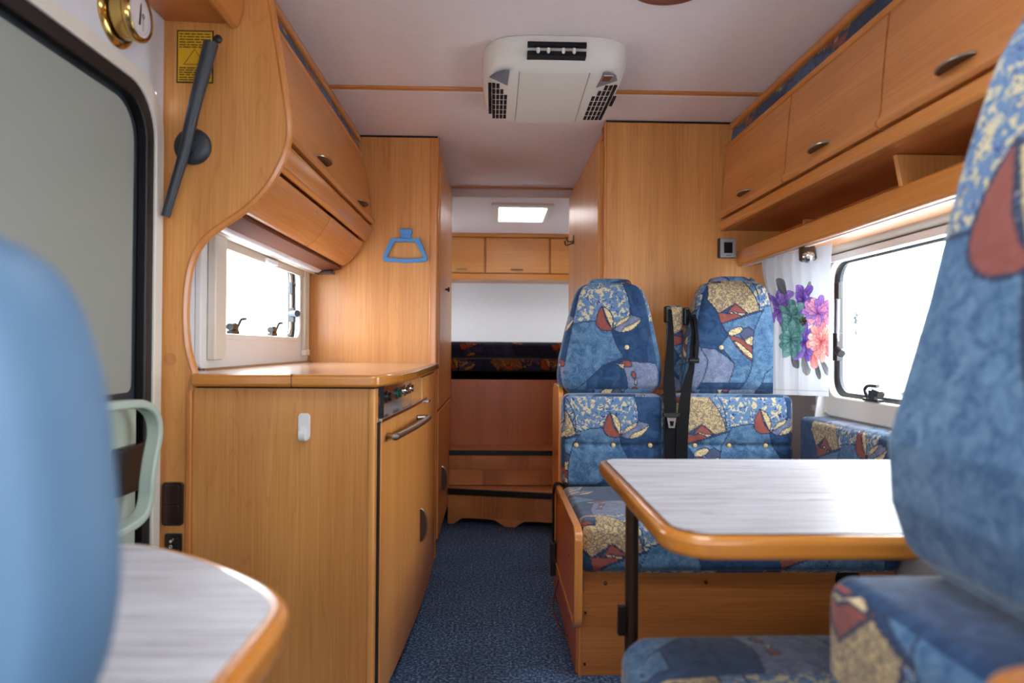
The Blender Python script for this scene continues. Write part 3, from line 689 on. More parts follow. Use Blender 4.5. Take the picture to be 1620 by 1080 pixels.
put('lamp_housing', PR([(-.695, 1.362), (-.690, 1.350), (-.765, 1.335), (-.77, 1.385), (-.70, 1.385)], 'xz', Y0, Y1-.02), M_brownp, t, bev=.003)
put('lamp_cover', PR(smoothpts([(-.762, 1.338), (-.775, 1.326), (-.795, 1.325), (-.812, 1.338)], 3)+[(-.812, 1.385), (-.762, 1.385)], 'xz', Y0+.01, Y1-.09), M_lampd, t, smooth=True, label='long sparkling frosted lamp cover under the cabinet')
put('lamp_end_cap', B(-.80, -.72, Y1-.08, Y1-.02, 1.322, 1.338), M_brown, t, bev=.004)
put('lamp_end_cap', B(-.815, -.775, Y0, Y0+.05, 1.31, 1.34), M_dark, t, bev=.004)
put('lamp_switch', B(-.745, -.725, Y0+.06, Y0+.085, 1.334, 1.343), M_brown, t)

# shelf cabinet over the entrance door
t = thing('door_shelf', 'wooden overhead shelf above the entrance door beside the brass gauge', 'shelf', (-.78, 1.3, 1.83))
put('underside_board', PR([(-.858, 1.84), (-.69, 1.835), (-.69, 1.965), (-.858, 1.965)], 'xz', .3, 1.788), M_red, t)
put('front_rail', PR([(-.695, 1.966), (-.695, 1.83), (-.684, 1.82), (-.668, 1.826), (-.655, 1.86), (-.650, 1.966)], 'xz', .3, 1.788), M_rail, t, bev=.004, seg=3)

# tall cupboard left
t = thing('tall_cupboard', 'tall wooden cupboard at the end of the kitchen worktop', 'cupboard', (-.56, 3.6, 0))
put('side_panel', B(-.856, -.292, 3.15, 3.168, 0, ZC-.004), M_wz, t)
put('front_post', PR(rrect(-.296, -.256, 3.148, 3.185, (.012, .004, .004, .012), 4), 'xy', .03, ZC-.004), M_railz, t, smooth=True)
put('carcass', B(-.856, -.285, 3.17, 4.16, 0, ZC-.004), M_wz2, t)
put('top_gap_strip', B(-.63, -.262, 3.144, 3.152, ZC-.009, ZC-.002), M_brown, t)  # dark strip drawn along the gap below the ceiling
d = put('upper_door', B(-.280, -.250, 3.205, 4.10, .705, 1.90), M_wz2, t, bev=.006, seg=3)
put('knob', LA((-.250, 3.55, 1.297), (1, 0, 0), [(.006, 0), (.006, .012), (.013, .014), (.014, .02), (.008, .024), (0, .025)], 16), M_brown, d, smooth=True)
d = put('lower_door', B(-.280, -.250, 3.205, 4.10, .10, .695), M_wz2, t, bev=.006, seg=3)
crescent((-.250, 3.40, .345), (1, 0, 0), (0, 0, 1), .12, .020, d)
put('plinth', B(-.30, -.284, 3.20, 4.14, .0, .09), M_red, t)

# ================================================================== REAR: steps, bed, rear cabinet
t = thing('bed_base', 'red wooden panel closing the bed base above the steps', 'panel', (.1, 4.2, .4))
put('front_panel', B(-.40, .60, 4.20, 4.218, .40, .848), M_red, t)
put('bed_board', B(XL+.005, XR-.005, 4.20, 5.88, .80, .848), M_wx, t)
def mattress(name, z0, z1, r, org, lab, gr):
    return cushion(name, (.2, 5.03, (z0+z1)/2), (2.10, 1.66, z1-z0), r, cl_front, label=lab, cat='mattress', group=gr, step=.007, bulge=.003, org=org, dark=True)  # bed cloth uses the palette with shade painted in
mattress('lower_bed_cushion', .854, .928, .015, (.35, .862), 'lower patterned layer of the rear bed, its cloth colours darkened for shade', None)
mattress('upper_bed_cushion', .938, 1.032, .035, (.12, 1.025), 'upper patterned mattress on the rear bed, its cloth colours darkened for shade', None)
t = thing('rear_cabinet', 'wooden overhead cabinet on the white rear wall above the bed', 'cabinet', (.2, 5.5, 1.54))
put('carcass', B(XL+.005, XR-.005, 5.53, 5.895, 1.55, 1.915), M_wx, t)
put('top_rail', B(XL+.005, XR-.005, 5.50, 5.53, 1.888, 1.918), M_railx, t, bev=.005)
put('bottom_rail', B(XL+.005, XR-.005, 5.495, 5.55, 1.54, 1.592), M_railx, t, bev=.006)
for (a, b) in ((-.66, -.075), (-.063, .448), (.460, 1.02)):
    d = put('door', B(a, b, 5.505, 5.53, 1.598, 1.882), M_wx, t, bev=.005)
    hx = {-.66: -.27, -.063: .19, .460: .74}[a]; crescent((hx, 5.505, 1.625), (0, -1, 0), (1, 0, 0), .10, .016, d)

def parquet(parent, quad, seed, z0, z1):
    """parquet blocks on a riser front: quad = (xa, ya, xb, yb) front line; blocks of alternating grain"""
    xa, ya, xb, yb = quad; rnd = random.Random(seed)
    rows = [(z0, (z0+z1)/2), ((z0+z1)/2, z1)]; 
    for ri, (za, zb) in enumerate(rows):
        s = 0; i = ri
        while s < .999:
            wd = .28 if i % 2 == 0 else .19; e = min(1, s+wd)
            if e > .93: e = 1
            m1 = M_parq_a if i % 2 == 0 else M_parq_b; pr = .0004+rnd.random()*.0012
            x0, y0 = xa+(xb-xa)*s, ya+(yb-ya)*s; x1, y1 = xa+(xb-xa)*e, ya+(yb-ya)*e; g = .0007
            bm = bmesh.new(); prism(bm, [(x0+g, y0-pr), (x1-g, y1-pr), (x1-g, y1+.006), (x0+g, y0+.006)], 'xy', za+g, zb-g)
            put('parquet_block', bm, m1, parent); s = e; i += 1
t = thing('upper_step', 'upper parquet step with black nosing below the red bed panel', 'step', (.1, 3.97, .2), 'steps')
del t['group']
put('riser', B(-.249, .451, 3.968, 3.985, .20, .386), M_red, t)
parquet(t, (-.249, 3.962, .451, 3.955), 1, .201, .384)
put('tread', PR([(-.249, 3.965), (.451, 3.955), (.451, 4.198), (-.249, 4.198)], 'xy', .386, .4), M_parq_a, t)
put('nosing', PR([(-.249, 3.955), (.451, 3.945), (.451, 3.965), (-.249, 3.975)], 'xy', .374, .402), M_black, t, bev=.003)
t = thing('lower_step', 'lower parquet step with scalloped base on the blue carpet', 'step', (.1, 3.8, 0))
sc = [(-.249, .0), (-.215, .0), (-.19, .02), (-.165, .036), (-.13, .038), (-.02, .038), (.02, .034), (.045, .018), (.07, .0), (.10, -.0), (.13, .0), (.155, .02), (.18, .035), (.22, .038), (.451, .038)]
bm = bmesh.new(); 
def yfr(x): return 3.885+(x+.284)*(3.715-3.885)/(.754)
top = [(x, yfr(x), .182) for x, z in sc]; bot = [(x, yfr(x), max(z, .001)) for x, z in sc]
vt = [[bm.verts.new((p[0], p[1]+d_, p[2])) for p in L] for L, d_ in ((top, 0), (bot, 0), (bot, .016), (top, .016))]
for k in range(4):
    for i in range(len(sc)-1): bm.faces.new((vt[k][i], vt[k][i+1], vt[(k+1) % 4][i+1], vt[(k+1) % 4][i]))
bm.faces.new([vt[k][0] for k in range(4)]); bm.faces.new([vt[k][-1] for k in range(4)])
put('riser', bm, M_parq_a, t)
xs = [-.249, -.12, -.05, .02, .24, .33, .451]
for i in range(6):
    x0, x1 = xs[i]+.0008, xs[i+1]-.0008; pr = .0006+(i % 3)*.0006
    put('parquet_block', PR([(x0, yfr(x0)-pr), (x1, yfr(x1)-pr), (x1, yfr(x1)+.004), (x0, yfr(x0)+.004)], 'xy', .042, .181), (M_parq_a, M_parq_b, M_parq_b, M_parq_b, M_parq_a, M_parq_b)[i], t)
put('tread', PR([(-.249, 3.877), (.451, 3.719), (.451, 3.96), (-.249, 3.96)], 'xy', .184, .198), M_parq_a, t)
bm = bmesh.new(); prism(bm, [(-.249, 3.866), (.451, 3.708), (.451, 3.729), (-.249, 3.887)], 'xy', .168, .2005); put('nosing', bm, M_black, t, bev=.003)
put('recess_board', PR([(-.249, 3.95), (.451, 3.80), (.451, 3.955), (-.249, 3.955)], 'xy', .001, .06), M_void, t)

# ================================================================== WARDROBE + right overhead
t = thing('wardrobe', 'tall wooden wardrobe behind the patterned bench seats', 'wardrobe', (.87, 3.5, 0))
put('front_panel', B(.478, 1.255, 2.89, 2.908, 0, ZC-.004), M_wz, t)
put('carcass', B(.482, 1.255, 2.91, 4.16, 0, ZC-.004), M_wz2, t)
put('top_gap_strip', B(.474, 1.02, 2.885, 2.893, ZC-.009, ZC-.002), M_brown, t)  # dark gap line above the wardrobe, drawn as a strip
put('corner_post', PR(rrect(.470, .482, 2.889, 2.93, .004, 3), 'xy', 0, ZC-.004), M_railz, t, smooth=True)
put('door', B(.452, .480, 2.955, 4.10, .30, 1.895), M_wz2, t, bev=.007, seg=3, label='tall narrow door glossy with daylight')
put('lower_door', B(.456, .480, 2.955, 4.10, .06, .29), M_wz2, t, bev=.005)
put('edge_hinge_block', B(.466, .482, 2.93, 2.955, 1.90, 1.955), M_red, t)
t = thing('coat_hook', 'bronze double coat hook on the wardrobe door facing the aisle', 'hook', (.451, 3.84, 1.58))
put('back_plate', B(.4462, .4525, 3.83, 3.85, 1.585, 1.635), M_bronze, t, bev=.002)
put('prong', TU(smoothpts([(.447, 3.84, 1.60), (.425, 3.84, 1.598), (.412, 3.835, 1.606), (.408, 3.83, 1.625)], 4), .0035, 8), M_bronze, t, smooth=True)
put('prong', TU(smoothpts([(.447, 3.84, 1.592), (.415, 3.82, 1.575), (.400, 3.80, 1.575), (.396, 3.79, 1.588)], 4), .0035, 8), M_bronze, t, smooth=True)
put('prong_tip', LA((.396, 3.79, 1.585), (0, 0, 1), [(0, 0), (.006, .003), (.006, .008), (0, .011)], 10), M_bronze, t, smooth=True)

t = thing('thermostat', 'small silver and black wall display beside the overhead cabinet', 'thermostat', (.993, 2.88, 1.385))
put('housing', B(.955, 1.028, 2.872, 2.889, 1.386, 1.470), M_dark, t, bev=.004)
put('face_plate', B(.962, 1.029, 2.868, 2.874, 1.388, 1.469), M_silver, t, bev=.003)
put('screen', B(.977, 1.013, 2.8665, 2.869, 1.406, 1.452), M_scr, t, label='dark square display')
put('marking', B(.986, 1.008, 2.8672, 2.8684, 1.394, 1.398), M_acg, t)

t = thing('overhead_cabinet', 'long right wooden overhead cabinet with open shelf above the dinette window', 'cabinet', (1.1, 1.6, 1.35))
A0, A1 = .25, 2.888
put('carcass', PR([(1.255, 1.965), (1.04, 1.965), (1.028, 1.86), (1.0, 1.56), (.99, 1.505), (1.255, 1.505)], 'xz', A0, A1), M_red, t)  # darker wood colour adds to the shade in the door gaps
put('ceiling_rail', PR(rrect(1.004, 1.035, 1.938, 1.967, .010, 3), 'xz', A0, A1), M_rail, t, smooth=True)
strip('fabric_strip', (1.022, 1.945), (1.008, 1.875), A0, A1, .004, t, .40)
put('door_rail', PR(rrect(.988, 1.014, 1.850, 1.874, .008, 3), 'xz', A0, A1), M_rail, t, smooth=True)
rp = [(.992, 1.849), (.984, 1.78), (.974, 1.67), (.970, 1.60), (.966, 1.585), (.958, 1.575), (.957, 1.564), (.965, 1.555), (.986, 1.555), (1.00, 1.70), (1.01, 1.849)]
for (a, b, hy) in ((2.257, A1-.006, 2.60), (1.694, 2.246, 2.0), (1.13, 1.683, 1.40), (.55, 1.120, .82)):
    d = put('door', PR(rp, 'xz', a, b), M_wy, t, bev=.002)
    crescent((.968, hy, 1.60), (-1, 0, .1), (0, -1, 0), .115, .02, d)
put('lower_band', PR([(.970, 1.548), (.962, 1.540), (.960, 1.512), (.966, 1.503), (1.0, 1.503), (1.0, 1.548)], 'xz', A0, A1), M_rail, t, bev=.004, seg=3)
put('shelf_board', B(1.06, 1.255, A0, A1, 1.362, 1.376), M_wy, t)
put('shelf_back', B(1.235, 1.255, A0, A1, 1.376, 1.505), M_red, t)
put('shelf_rail', PR(rrect(1.040, 1.066, 1.352, 1.424, (.010, .012, .012, .010), 4), 'xz', A0, A1), M_rail, t, smooth=True)
for yy in (1.72, .9):
    put('divider', PR([(1.055, 1.376), (1.03, 1.503), (1.235, 1.503), (1.235, 1.376)], 'xz', yy, yy+.016), M_wz, t, bev=.003)
put('end_divider', B(1.20, 1.235, 2.60, 2.62, 1.376, 1.503), M_wz, t)
put('curtain_track', B(1.066, 1.078, A0, A1, 1.350, 1.358), M_white, t)

# reading lamp under the shelf
t = thing('reading_lamp', 'small bronze reading spot hanging under the shelf over the curtain', 'lamp', (1.085, 2.335, 1.35))
put('lamp_body', LA((1.083, 2.33, 1.352), (.05, -.12, -1), [(.0, 0), (.026, 0), (.028, .012), (.029, .042), (.024, .046), (.0, .044)], 24), M_bronze, t, smooth=True)
put('lamp_lens', LA((1.083, 2.322, 1.322), (-.35, -1, -.55), [(0, .027), (.010, .026), (.019, .020), (.023, .010)], 20), M_chrome, t, smooth=True, label='chrome half-round reflector')

# ================================================================== BENCH
t = thing('bench', 'wooden bench box under the patterned dinette seats facing the table', 'bench', (.75, 2.4, 0))
pts = [(.272, .0), (.272, .318), (1.25, .318), (1.25, .0)]
pts = [(.272, .006), (.272, .318), (1.25, .318), (1.25, .0), (.62, .0), (.60, .02), (.56, .032), (.44, .032), (.41, .02), (.395, .0)]
pts = [(.272, .0), (.272, .318), (1.25, .318), (1.25, .034), (.47, .034), (.44, .030), (.415, .015), (.40, .0)]
put('front_panel', PR(pts, 'xz', 2.085, 2.102), wood('bench_front_shaded', (198, 128, 66), (158, 90, 40), 'x', seed=12), t)  # same alder, darkened in colour for the shade below the table
put('corner_post', B(.266, .274, 2.082, 2.11, 0, .318), M_railz, t, bev=.002)
put('side_panel', B(.262, .280, 2.10, 2.88, 0, .335), M_red, t)
put('seat_board', B(.27, 1.25, 2.10, 2.70, .285, .303), M_wx, t)
bp = [(2.60, .30), (2.60, .80), (2.605, .825), (2.625, .845), (2.65, .852), (2.82, .852), (2.85, .84), (2.86, .82), (2.86, .30)]
put('back_cheek', PR(bp, 'yz', .252, .272), M_railz, t, bev=.006, seg=3, label='rounded orange cheek board beside the backrest')
put('back_board', B(.272, 1.10, 2.72, 2.74, .30, .84), M_red, t)
for (x, z) in ((.349, .281), (.658, .284), (.288, .191), (.287, .035)):
    put('screw_cap', LA((x, 2.085, z), (0, -1, 0), [(.0065 if z > .2 else .0045, 0), (.006 if z > .2 else .004, .003), (0, .0045)], 12), M_brass if z > .2 else M_brown, t, smooth=True)
put('cable_hole', LA((1.10, 2.0845, .29), (0, -1, 0), [(0, .0), (.036, .0), (.040, .002), (.036, .002)], 24), M_void, t)
# fold out flap on the aisle side
t = thing('folding_flap', 'rounded red wooden flap hanging on the aisle side of the bench', 'flap', (.245, 2.25, .2))
put('board', PR(rrect(1.965, 2.60, .19, .475, .035, 5), 'yz', .243, .261), M_red, t)
put('edge_rim', RG(rrect(1.958, 2.607, .183, .482, .042, 5), rrect(1.974, 2.591, .199, .466, .028, 5), 'yz', .238, .262), M_railz, t, bev=.004)
put('screw', LA((.243, 2.14, .35), (-1, 0, 0), [(.004, 0), (0, .001)], 10), M_brown, t)
put('hinge', B(.262, .270, 1.985, 2.02, .29, .33), M_nickel, t)
t = thing('strap_buckle', 'black strap with buckle hanging over the flap on the bench', 'strap', (.235, 2.56, .15))
bm = bmesh.new(); ribbon(bm, smoothpts([(.268, 2.56, .478), (.255, 2.55, .492), (.236, 2.548, .488), (.230, 2.55, .45), (.231, 2.555, .36), (.231, 2.56, .27)], 4), (0, 1, 0), .032, .006); put('webbing', bm, M_belt, t)
put('buckle', B(.220, .240, 2.535, 2.585, .15, .275), M_dark, t, bev=.005)
bm = bmesh.new(); tube(bm, smoothpts([(.238, 2.40, .185), (.225, 2.42, .12), (.222, 2.42, .07), (.24, 2.38, .03), (.258, 2.34, .012), (.259, 2.30, .03)], 5), .0022, 6)
put('cable', bm, M_red_wire, label='thin dark red cable drooping beside the bench flap', cat='cable', smooth=True)

# ================================================================== CUSHIONS
cushion('bench_seat_cushion', (.760, 2.335, .395), (.995, .575, .155), .035, cl_topz(.473), label='long patterned seat cushion on the wooden bench', cat='cushion', org=(.62, 1.95), bulge=.012, step=.0045)
def button(parent, x, y, z, lab=None):
    return put('button', LA((x, y, z), (0, -1, 0), [(.0085, 0), (.0085, .003), (.005, .006), (0, .007)], 14), M_bead, parent, smooth=True)
bl = cushion('backrest_cushion', (.455, 2.622, .652), (.378, .14, .340), .022, cl_front, label='left patterned backrest cushion beside the aisle with leaf motif and buttons', cat='cushion', group='backrest cushions of the bench', org=(.477, .670), bulge=.006,
             tufts=[(-.14+.0, -.017+.0, .014, .02), (.0, -.017, .014, .02), (.14, -.017, .014, .02)])
for x in (-.14, 0, .14): button(bl, .455+x, 2.563, .634)
br = cushion('backrest_cushion', (.897, 2.622, .652), (.482, .14, .340), .022, cl_front, label='right patterned backrest cushion behind the table beside the window wall', cat='cushion', group='backrest cushions of the bench', org=(1.045, .685), bulge=.006,
             tufts=[(-.13, -.017, .014, .02), (.0, -.017, .014, .02), (.14, -.017, .014, .02)])
for x in (-.13, 0, .14): button(br, .895+x, 2.563, .634)
def taper(P, n):
    z = np.clip((n[:, 2]+1)/2, 0, 1); side = np.interp(z, [0, .05, .12, .31, .58, .80, .88, .94, .98, 1], [.95, .99, 1, .945, .82, .715, .665, .60, .52, .45])
    P[:, 0] *= side; P[:, 1] *= 1-.25*np.clip((z-.6)/.4, 0, 1)**2; return P
hl = cushion('headrest_cushion', (.450, 2.64, 1.045), (.385, .13, .422), .035, cl_front, label='left rounded patterned headrest above the backrest beside the aisle', cat='cushion', group='headrests above the bench', org=(.448, 1.069), bulge=.012, warp=taper)
button(hl, .505, 2.566, 1.003)
hr = cushion('headrest_cushion', (.928, 2.64, 1.052), (.395, .13, .434), .035, cl_front, label='right rounded patterned headrest partly behind the flowered curtain', cat='cushion', group='headrests above the bench', org=(.920+.267-.01, 1.112+.03), bulge=.012, warp=taper)
button(hr, .865, 2.566, 1.005)
cushion('side_cushion', (1.200, 1.93, .616), (.108, 1.20, .268), .022, cl_side, label='long patterned side cushion along the wall below the window', cat='cushion', org=(-2.06, .668), bulge=.004, step=.0045)
cushion('near_seat_cushion', (.715, 1.00, .40), (.95, .50, .16), .04, cl_topz(.48), label='dark blue patterned seat cushion below the near edge of the table', cat='cushion', org=(.38, 1.36), bulge=.015, step=.0045)
put('near_bench', B(.26, 1.24, .78, 1.22, 0, .305), M_wx, label='wooden box below the near seat cushion', cat='bench', bev=.006)

# belt post and belts
t = thing('seat_belt_post', 'narrow padded belt post with patterned cover between the headrests', 'post', (.713, 2.66, .83))
cushion('post_cover', (.711, 2.655, 1.000), (.058, .05, .33), .016, cl_front, parent=t, org=(1.01, 1.055), bulge=.002)
put('belt_guide', B(.668, .688, 2.625, 2.665, 1.10, 1.165), M_dark, t, bev=.006)
put('belt_guide', B(.740, .760, 2.625, 2.665, 1.09, 1.16), M_dark, t, bev=.006)
t = thing('seat_belt', 'left black seat belt with steel buckle tongue hanging over the backrest', 'seat belt', (.665, 2.53, .55), 'seat belts between the headrests')
bm = bmesh.new(); P_ = smoothpts([(.680, 2.61, 1.15), (.678, 2.585, 1.05), (.668, 2.57, .95), (.664, 2.555, .86), (.664, 2.535, .80), (.664, 2.532, .72), (.664, 2.53, .60), (.664, 2.53, .50)], 3)
ribbon(bm, P_, (1, 0, 0), [.012+.032*min(1, i/9) for i in range(len(P_))]); put('webbing', bm, M_belt, t)
bm = bmesh.new(); prism(bm, [(.633, .760), (.697, .760), (.695, .748), (.680, .742), (.650, .742), (.635, .748)], 'xz', 2.517, 2.528); put('tongue_grip', bm, M_dark, t, bev=.002)
put('tongue', RG([(.682, .742), (.648, .742), (.654, .704), (.677, .704)], [(.674, .730), (.657, .730), (.661, .712), (.671, .712)], 'xz', 2.519, 2.523), M_chrome, t, label='steel buckle tongue')
t = thing('seat_belt', 'right black seat belt with crossing loop beside the right headrest', 'seat belt', (.72, 2.53, .55), 'seat belts between the headrests')
bm = bmesh.new(); P_ = smoothpts([(.748, 2.61, 1.15), (.762, 2.58, 1.08), (.757, 2.575, 1.0), (.752, 2.565, .93), (.738, 2.56, .88), (.718, 2.535, .80), (.708, 2.528, .70), (.705, 2.527, .60), (.705, 2.527, .50)], 3)
ribbon(bm, P_, (1, 0, 0), [.014+.005*min(1, i/9)+.025*min(1, max(0, i-8)/8) for i in range(len(P_))]); put('webbing', bm, M_belt, t)
bm = bmesh.new(); ribbon(bm, smoothpts([(.768, 2.59, 1.13), (.775, 2.57, 1.04), (.768, 2.565, .95)], 5), (1, .3, 0), .016); put('webbing', bm, M_belt, t)
bm = bmesh.new(); tube(bm, [(.738, 2.552, .955), (.775, 2.552, .955)], .010, 10); tube(bm, [(.70, 2.56, .940), (.745, 2.552, .952)], .003, 8); put('slide_loop', bm, M_dark, t, smooth=True)

# ================================================================== DINETTE TABLE
t = thing('dinette_table', 'pale plank-topped dinette table with varnished orange rim', 'table', (.75, 1.36, 0))
put('rim', PR(rrect(.264, 1.132, 1.003, 1.722, (.03, .045, .075, .03), 8), 'xy', .684, .7205), M_rim, t, bev=.012, seg=4, label='glossy orange bullnose rim')
put('table_top', PR(rrect(.282, 1.115, 1.022, 1.706, (.03, .035, .06, .03), 8), 'xy', .716, .7222), M_plank, t, label='whitewashed plank laminate top')
put('inlay_line', RG(rrect(.2795, 1.1175, 1.0195, 1.7085, (.03, .037, .062, .03), 8), rrect(.283, 1.114, 1.023, 1.705, (.03, .034, .06, .03), 8), 'xy', .716, .7216), M_brown, t)
put('leg', LA((.330, 1.60, 0), (0, 0, 1), [(0, 0), (.03, 0), (.028, .01), (.0155, .014), (.0155, .68), (.022, .684)], 20), M_bronze, t, smooth=True, label='dark bronze tubular leg')
put('leg_catch', B(.296, .316, 1.585, 1.60, .33, .40), M_dark, t, bev=.003)
put('wall_bracket', B(1.05, 1.13, 1.15, 1.6, .66, .684), M_nickel, t)

# side table, left foreground
ol = smoothpts([(-.56, 1.062), (-.50, 1.045), (-.41, .990), (-.32, .915), (-.262, .855), (-.232, .80), (-.226, .74)], 4)+[(-.226, .56), (-.845, .56), (-.845, 1.062)]
il = smoothpts([(-.56, 1.042), (-.505, 1.026), (-.42, .972), (-.335, .898), (-.280, .838), (-.252, .79), (-.248, .74)], 4)+[(-.248, .562), (-.840, .562), (-.840, 1.042)]
t = thing('side_table', 'blurred pale plank-topped side table in the lower left foreground', 'table', (-.55, .8, 0))
put('rim', PR(ol, 'xy', .655, .700), M_rim, t, bev=.014, seg=4, label='glossy orange rounded rim')
put('table_top', PR(il, 'xy', .694, .7018), M_plank, t, label='whitewashed plank laminate top')
put('support_panel', B(-.84, -.45, .60, .98, 0, .655), M_wz, t)

# ================================================================== CAB SEATS
# passenger seat, swivelled, right foreground
t = thing('passenger_seat', 'large blurred blue patterned swivel seat in the right foreground', 'seat', (.65, .65, 0))
def wp(P, n):
    z = (n[:, 2]+1)/2
    P[:, 0] += np.interp(z, [0, .12, .22, .45, .65, .85, 1], [.035, .004, .0, .055, .095, .145, .20])
    far = (n[:, 1]+1)/2
    P[:, 0] += .035*np.clip((far-.7)/.3, 0, 1)**2*0
    P[:, 1] -= np.clip((z-.8)/.2, 0, 1)**2*.05
    return P
cushion('backrest', (.602, .665, 1.105), (.16, .51, .80), .05, lambda P, A, r: (-P[:, 1]/1.8, np.maximum(P[:, 2], .91)/1.8), parent=t, org=(-.400, .606), bulge=.008, step=.004, warp=wp)
cushion('seat_cushion', (.71, .655, .625), (.52, .52, .15), .03, lambda P, A, r: (np.where(A == 0, -P[:, 1]/1.5, -.70), np.where(A == 0, -P[:, 2]/1.5, -.55)), parent=t, org=(-.32, -.448), bulge=.006, step=.004)
put('pedestal', PR(rrect(.50, .92, .40, .76, .05), 'xy', .0, .54), M_char, t)
put('armrest', PR(rrect(.375, .545, .36, .545, .05, 6), 'xy', .706, .752), M_rim, t, bev=.02, seg=4, label='varnished wooden armrest cap')
put('armrest_arm', B(.44, .50, .38, .50, .60, .71), M_char, t)
# driver seat, left foreground
half = [(-.347, 1.0756), (-.32, 1.068), (-.298, 1.055), (-.28, 1.032), (-.268, 1.001), (-.26, .970), (-.2555, .935), (-.251, .890), (-.249, .855), (-.250, .824), (-.2555, .792), (-.264, .766), (-.28, .73), (-.30, .70)]
half = [(-.42, 1.086)]+half
full = smoothpts(half, 3)+[(-.94-x, z) for x, z in smoothpts(half, 3)[::-1][:-1]]
t = thing('driver_seat', 'smooth pale blue seat back blurred at the left edge', 'seat', (-.47, .45, 0))
bm = bmesh.new(); rr_ = []
cx_, cz_ = -.47, .88
for (yy, sc_) in ((.40, .90), (.405, .95), (.42, .985), (.44, 1), (.46, 1), (.474, .985), (.484, .955), (.487, .90)):
    rr_.append([bm.verts.new((cx_+(x-cx_)*sc_, yy, cz_+(z-cz_)*sc_)) for x, z in full])
n = len(full)
for A_, C_ in zip(rr_, rr_[1:]):
    for i in range(n): bm.faces.new((A_[i], A_[(i+1) % n], C_[(i+1) % n], C_[i]))
bm.faces.new(rr_[0]); bm.faces.new(rr_[-1][::-1])
put('backrest', bm, M_seatblue, t, smooth=True)
sp_ = [(cx_+(x-cx_)*.80, .4025, cz_+(z-cz_)*.93) for x, z in full[3:38]]
put('piping', TU(sp_, .0035, 8), M_seatblue, t, smooth=True)
put('seat_cushion', PR(rrect(-.68, -.27, -.05, .40, .06), 'xy', .48, .62), M_seatblue, t, bev=.03, seg=4)
put('pedestal', PR(rrect(-.64, -.32, .0, .40, .04), 'xy', 0, .48), M_char, t)

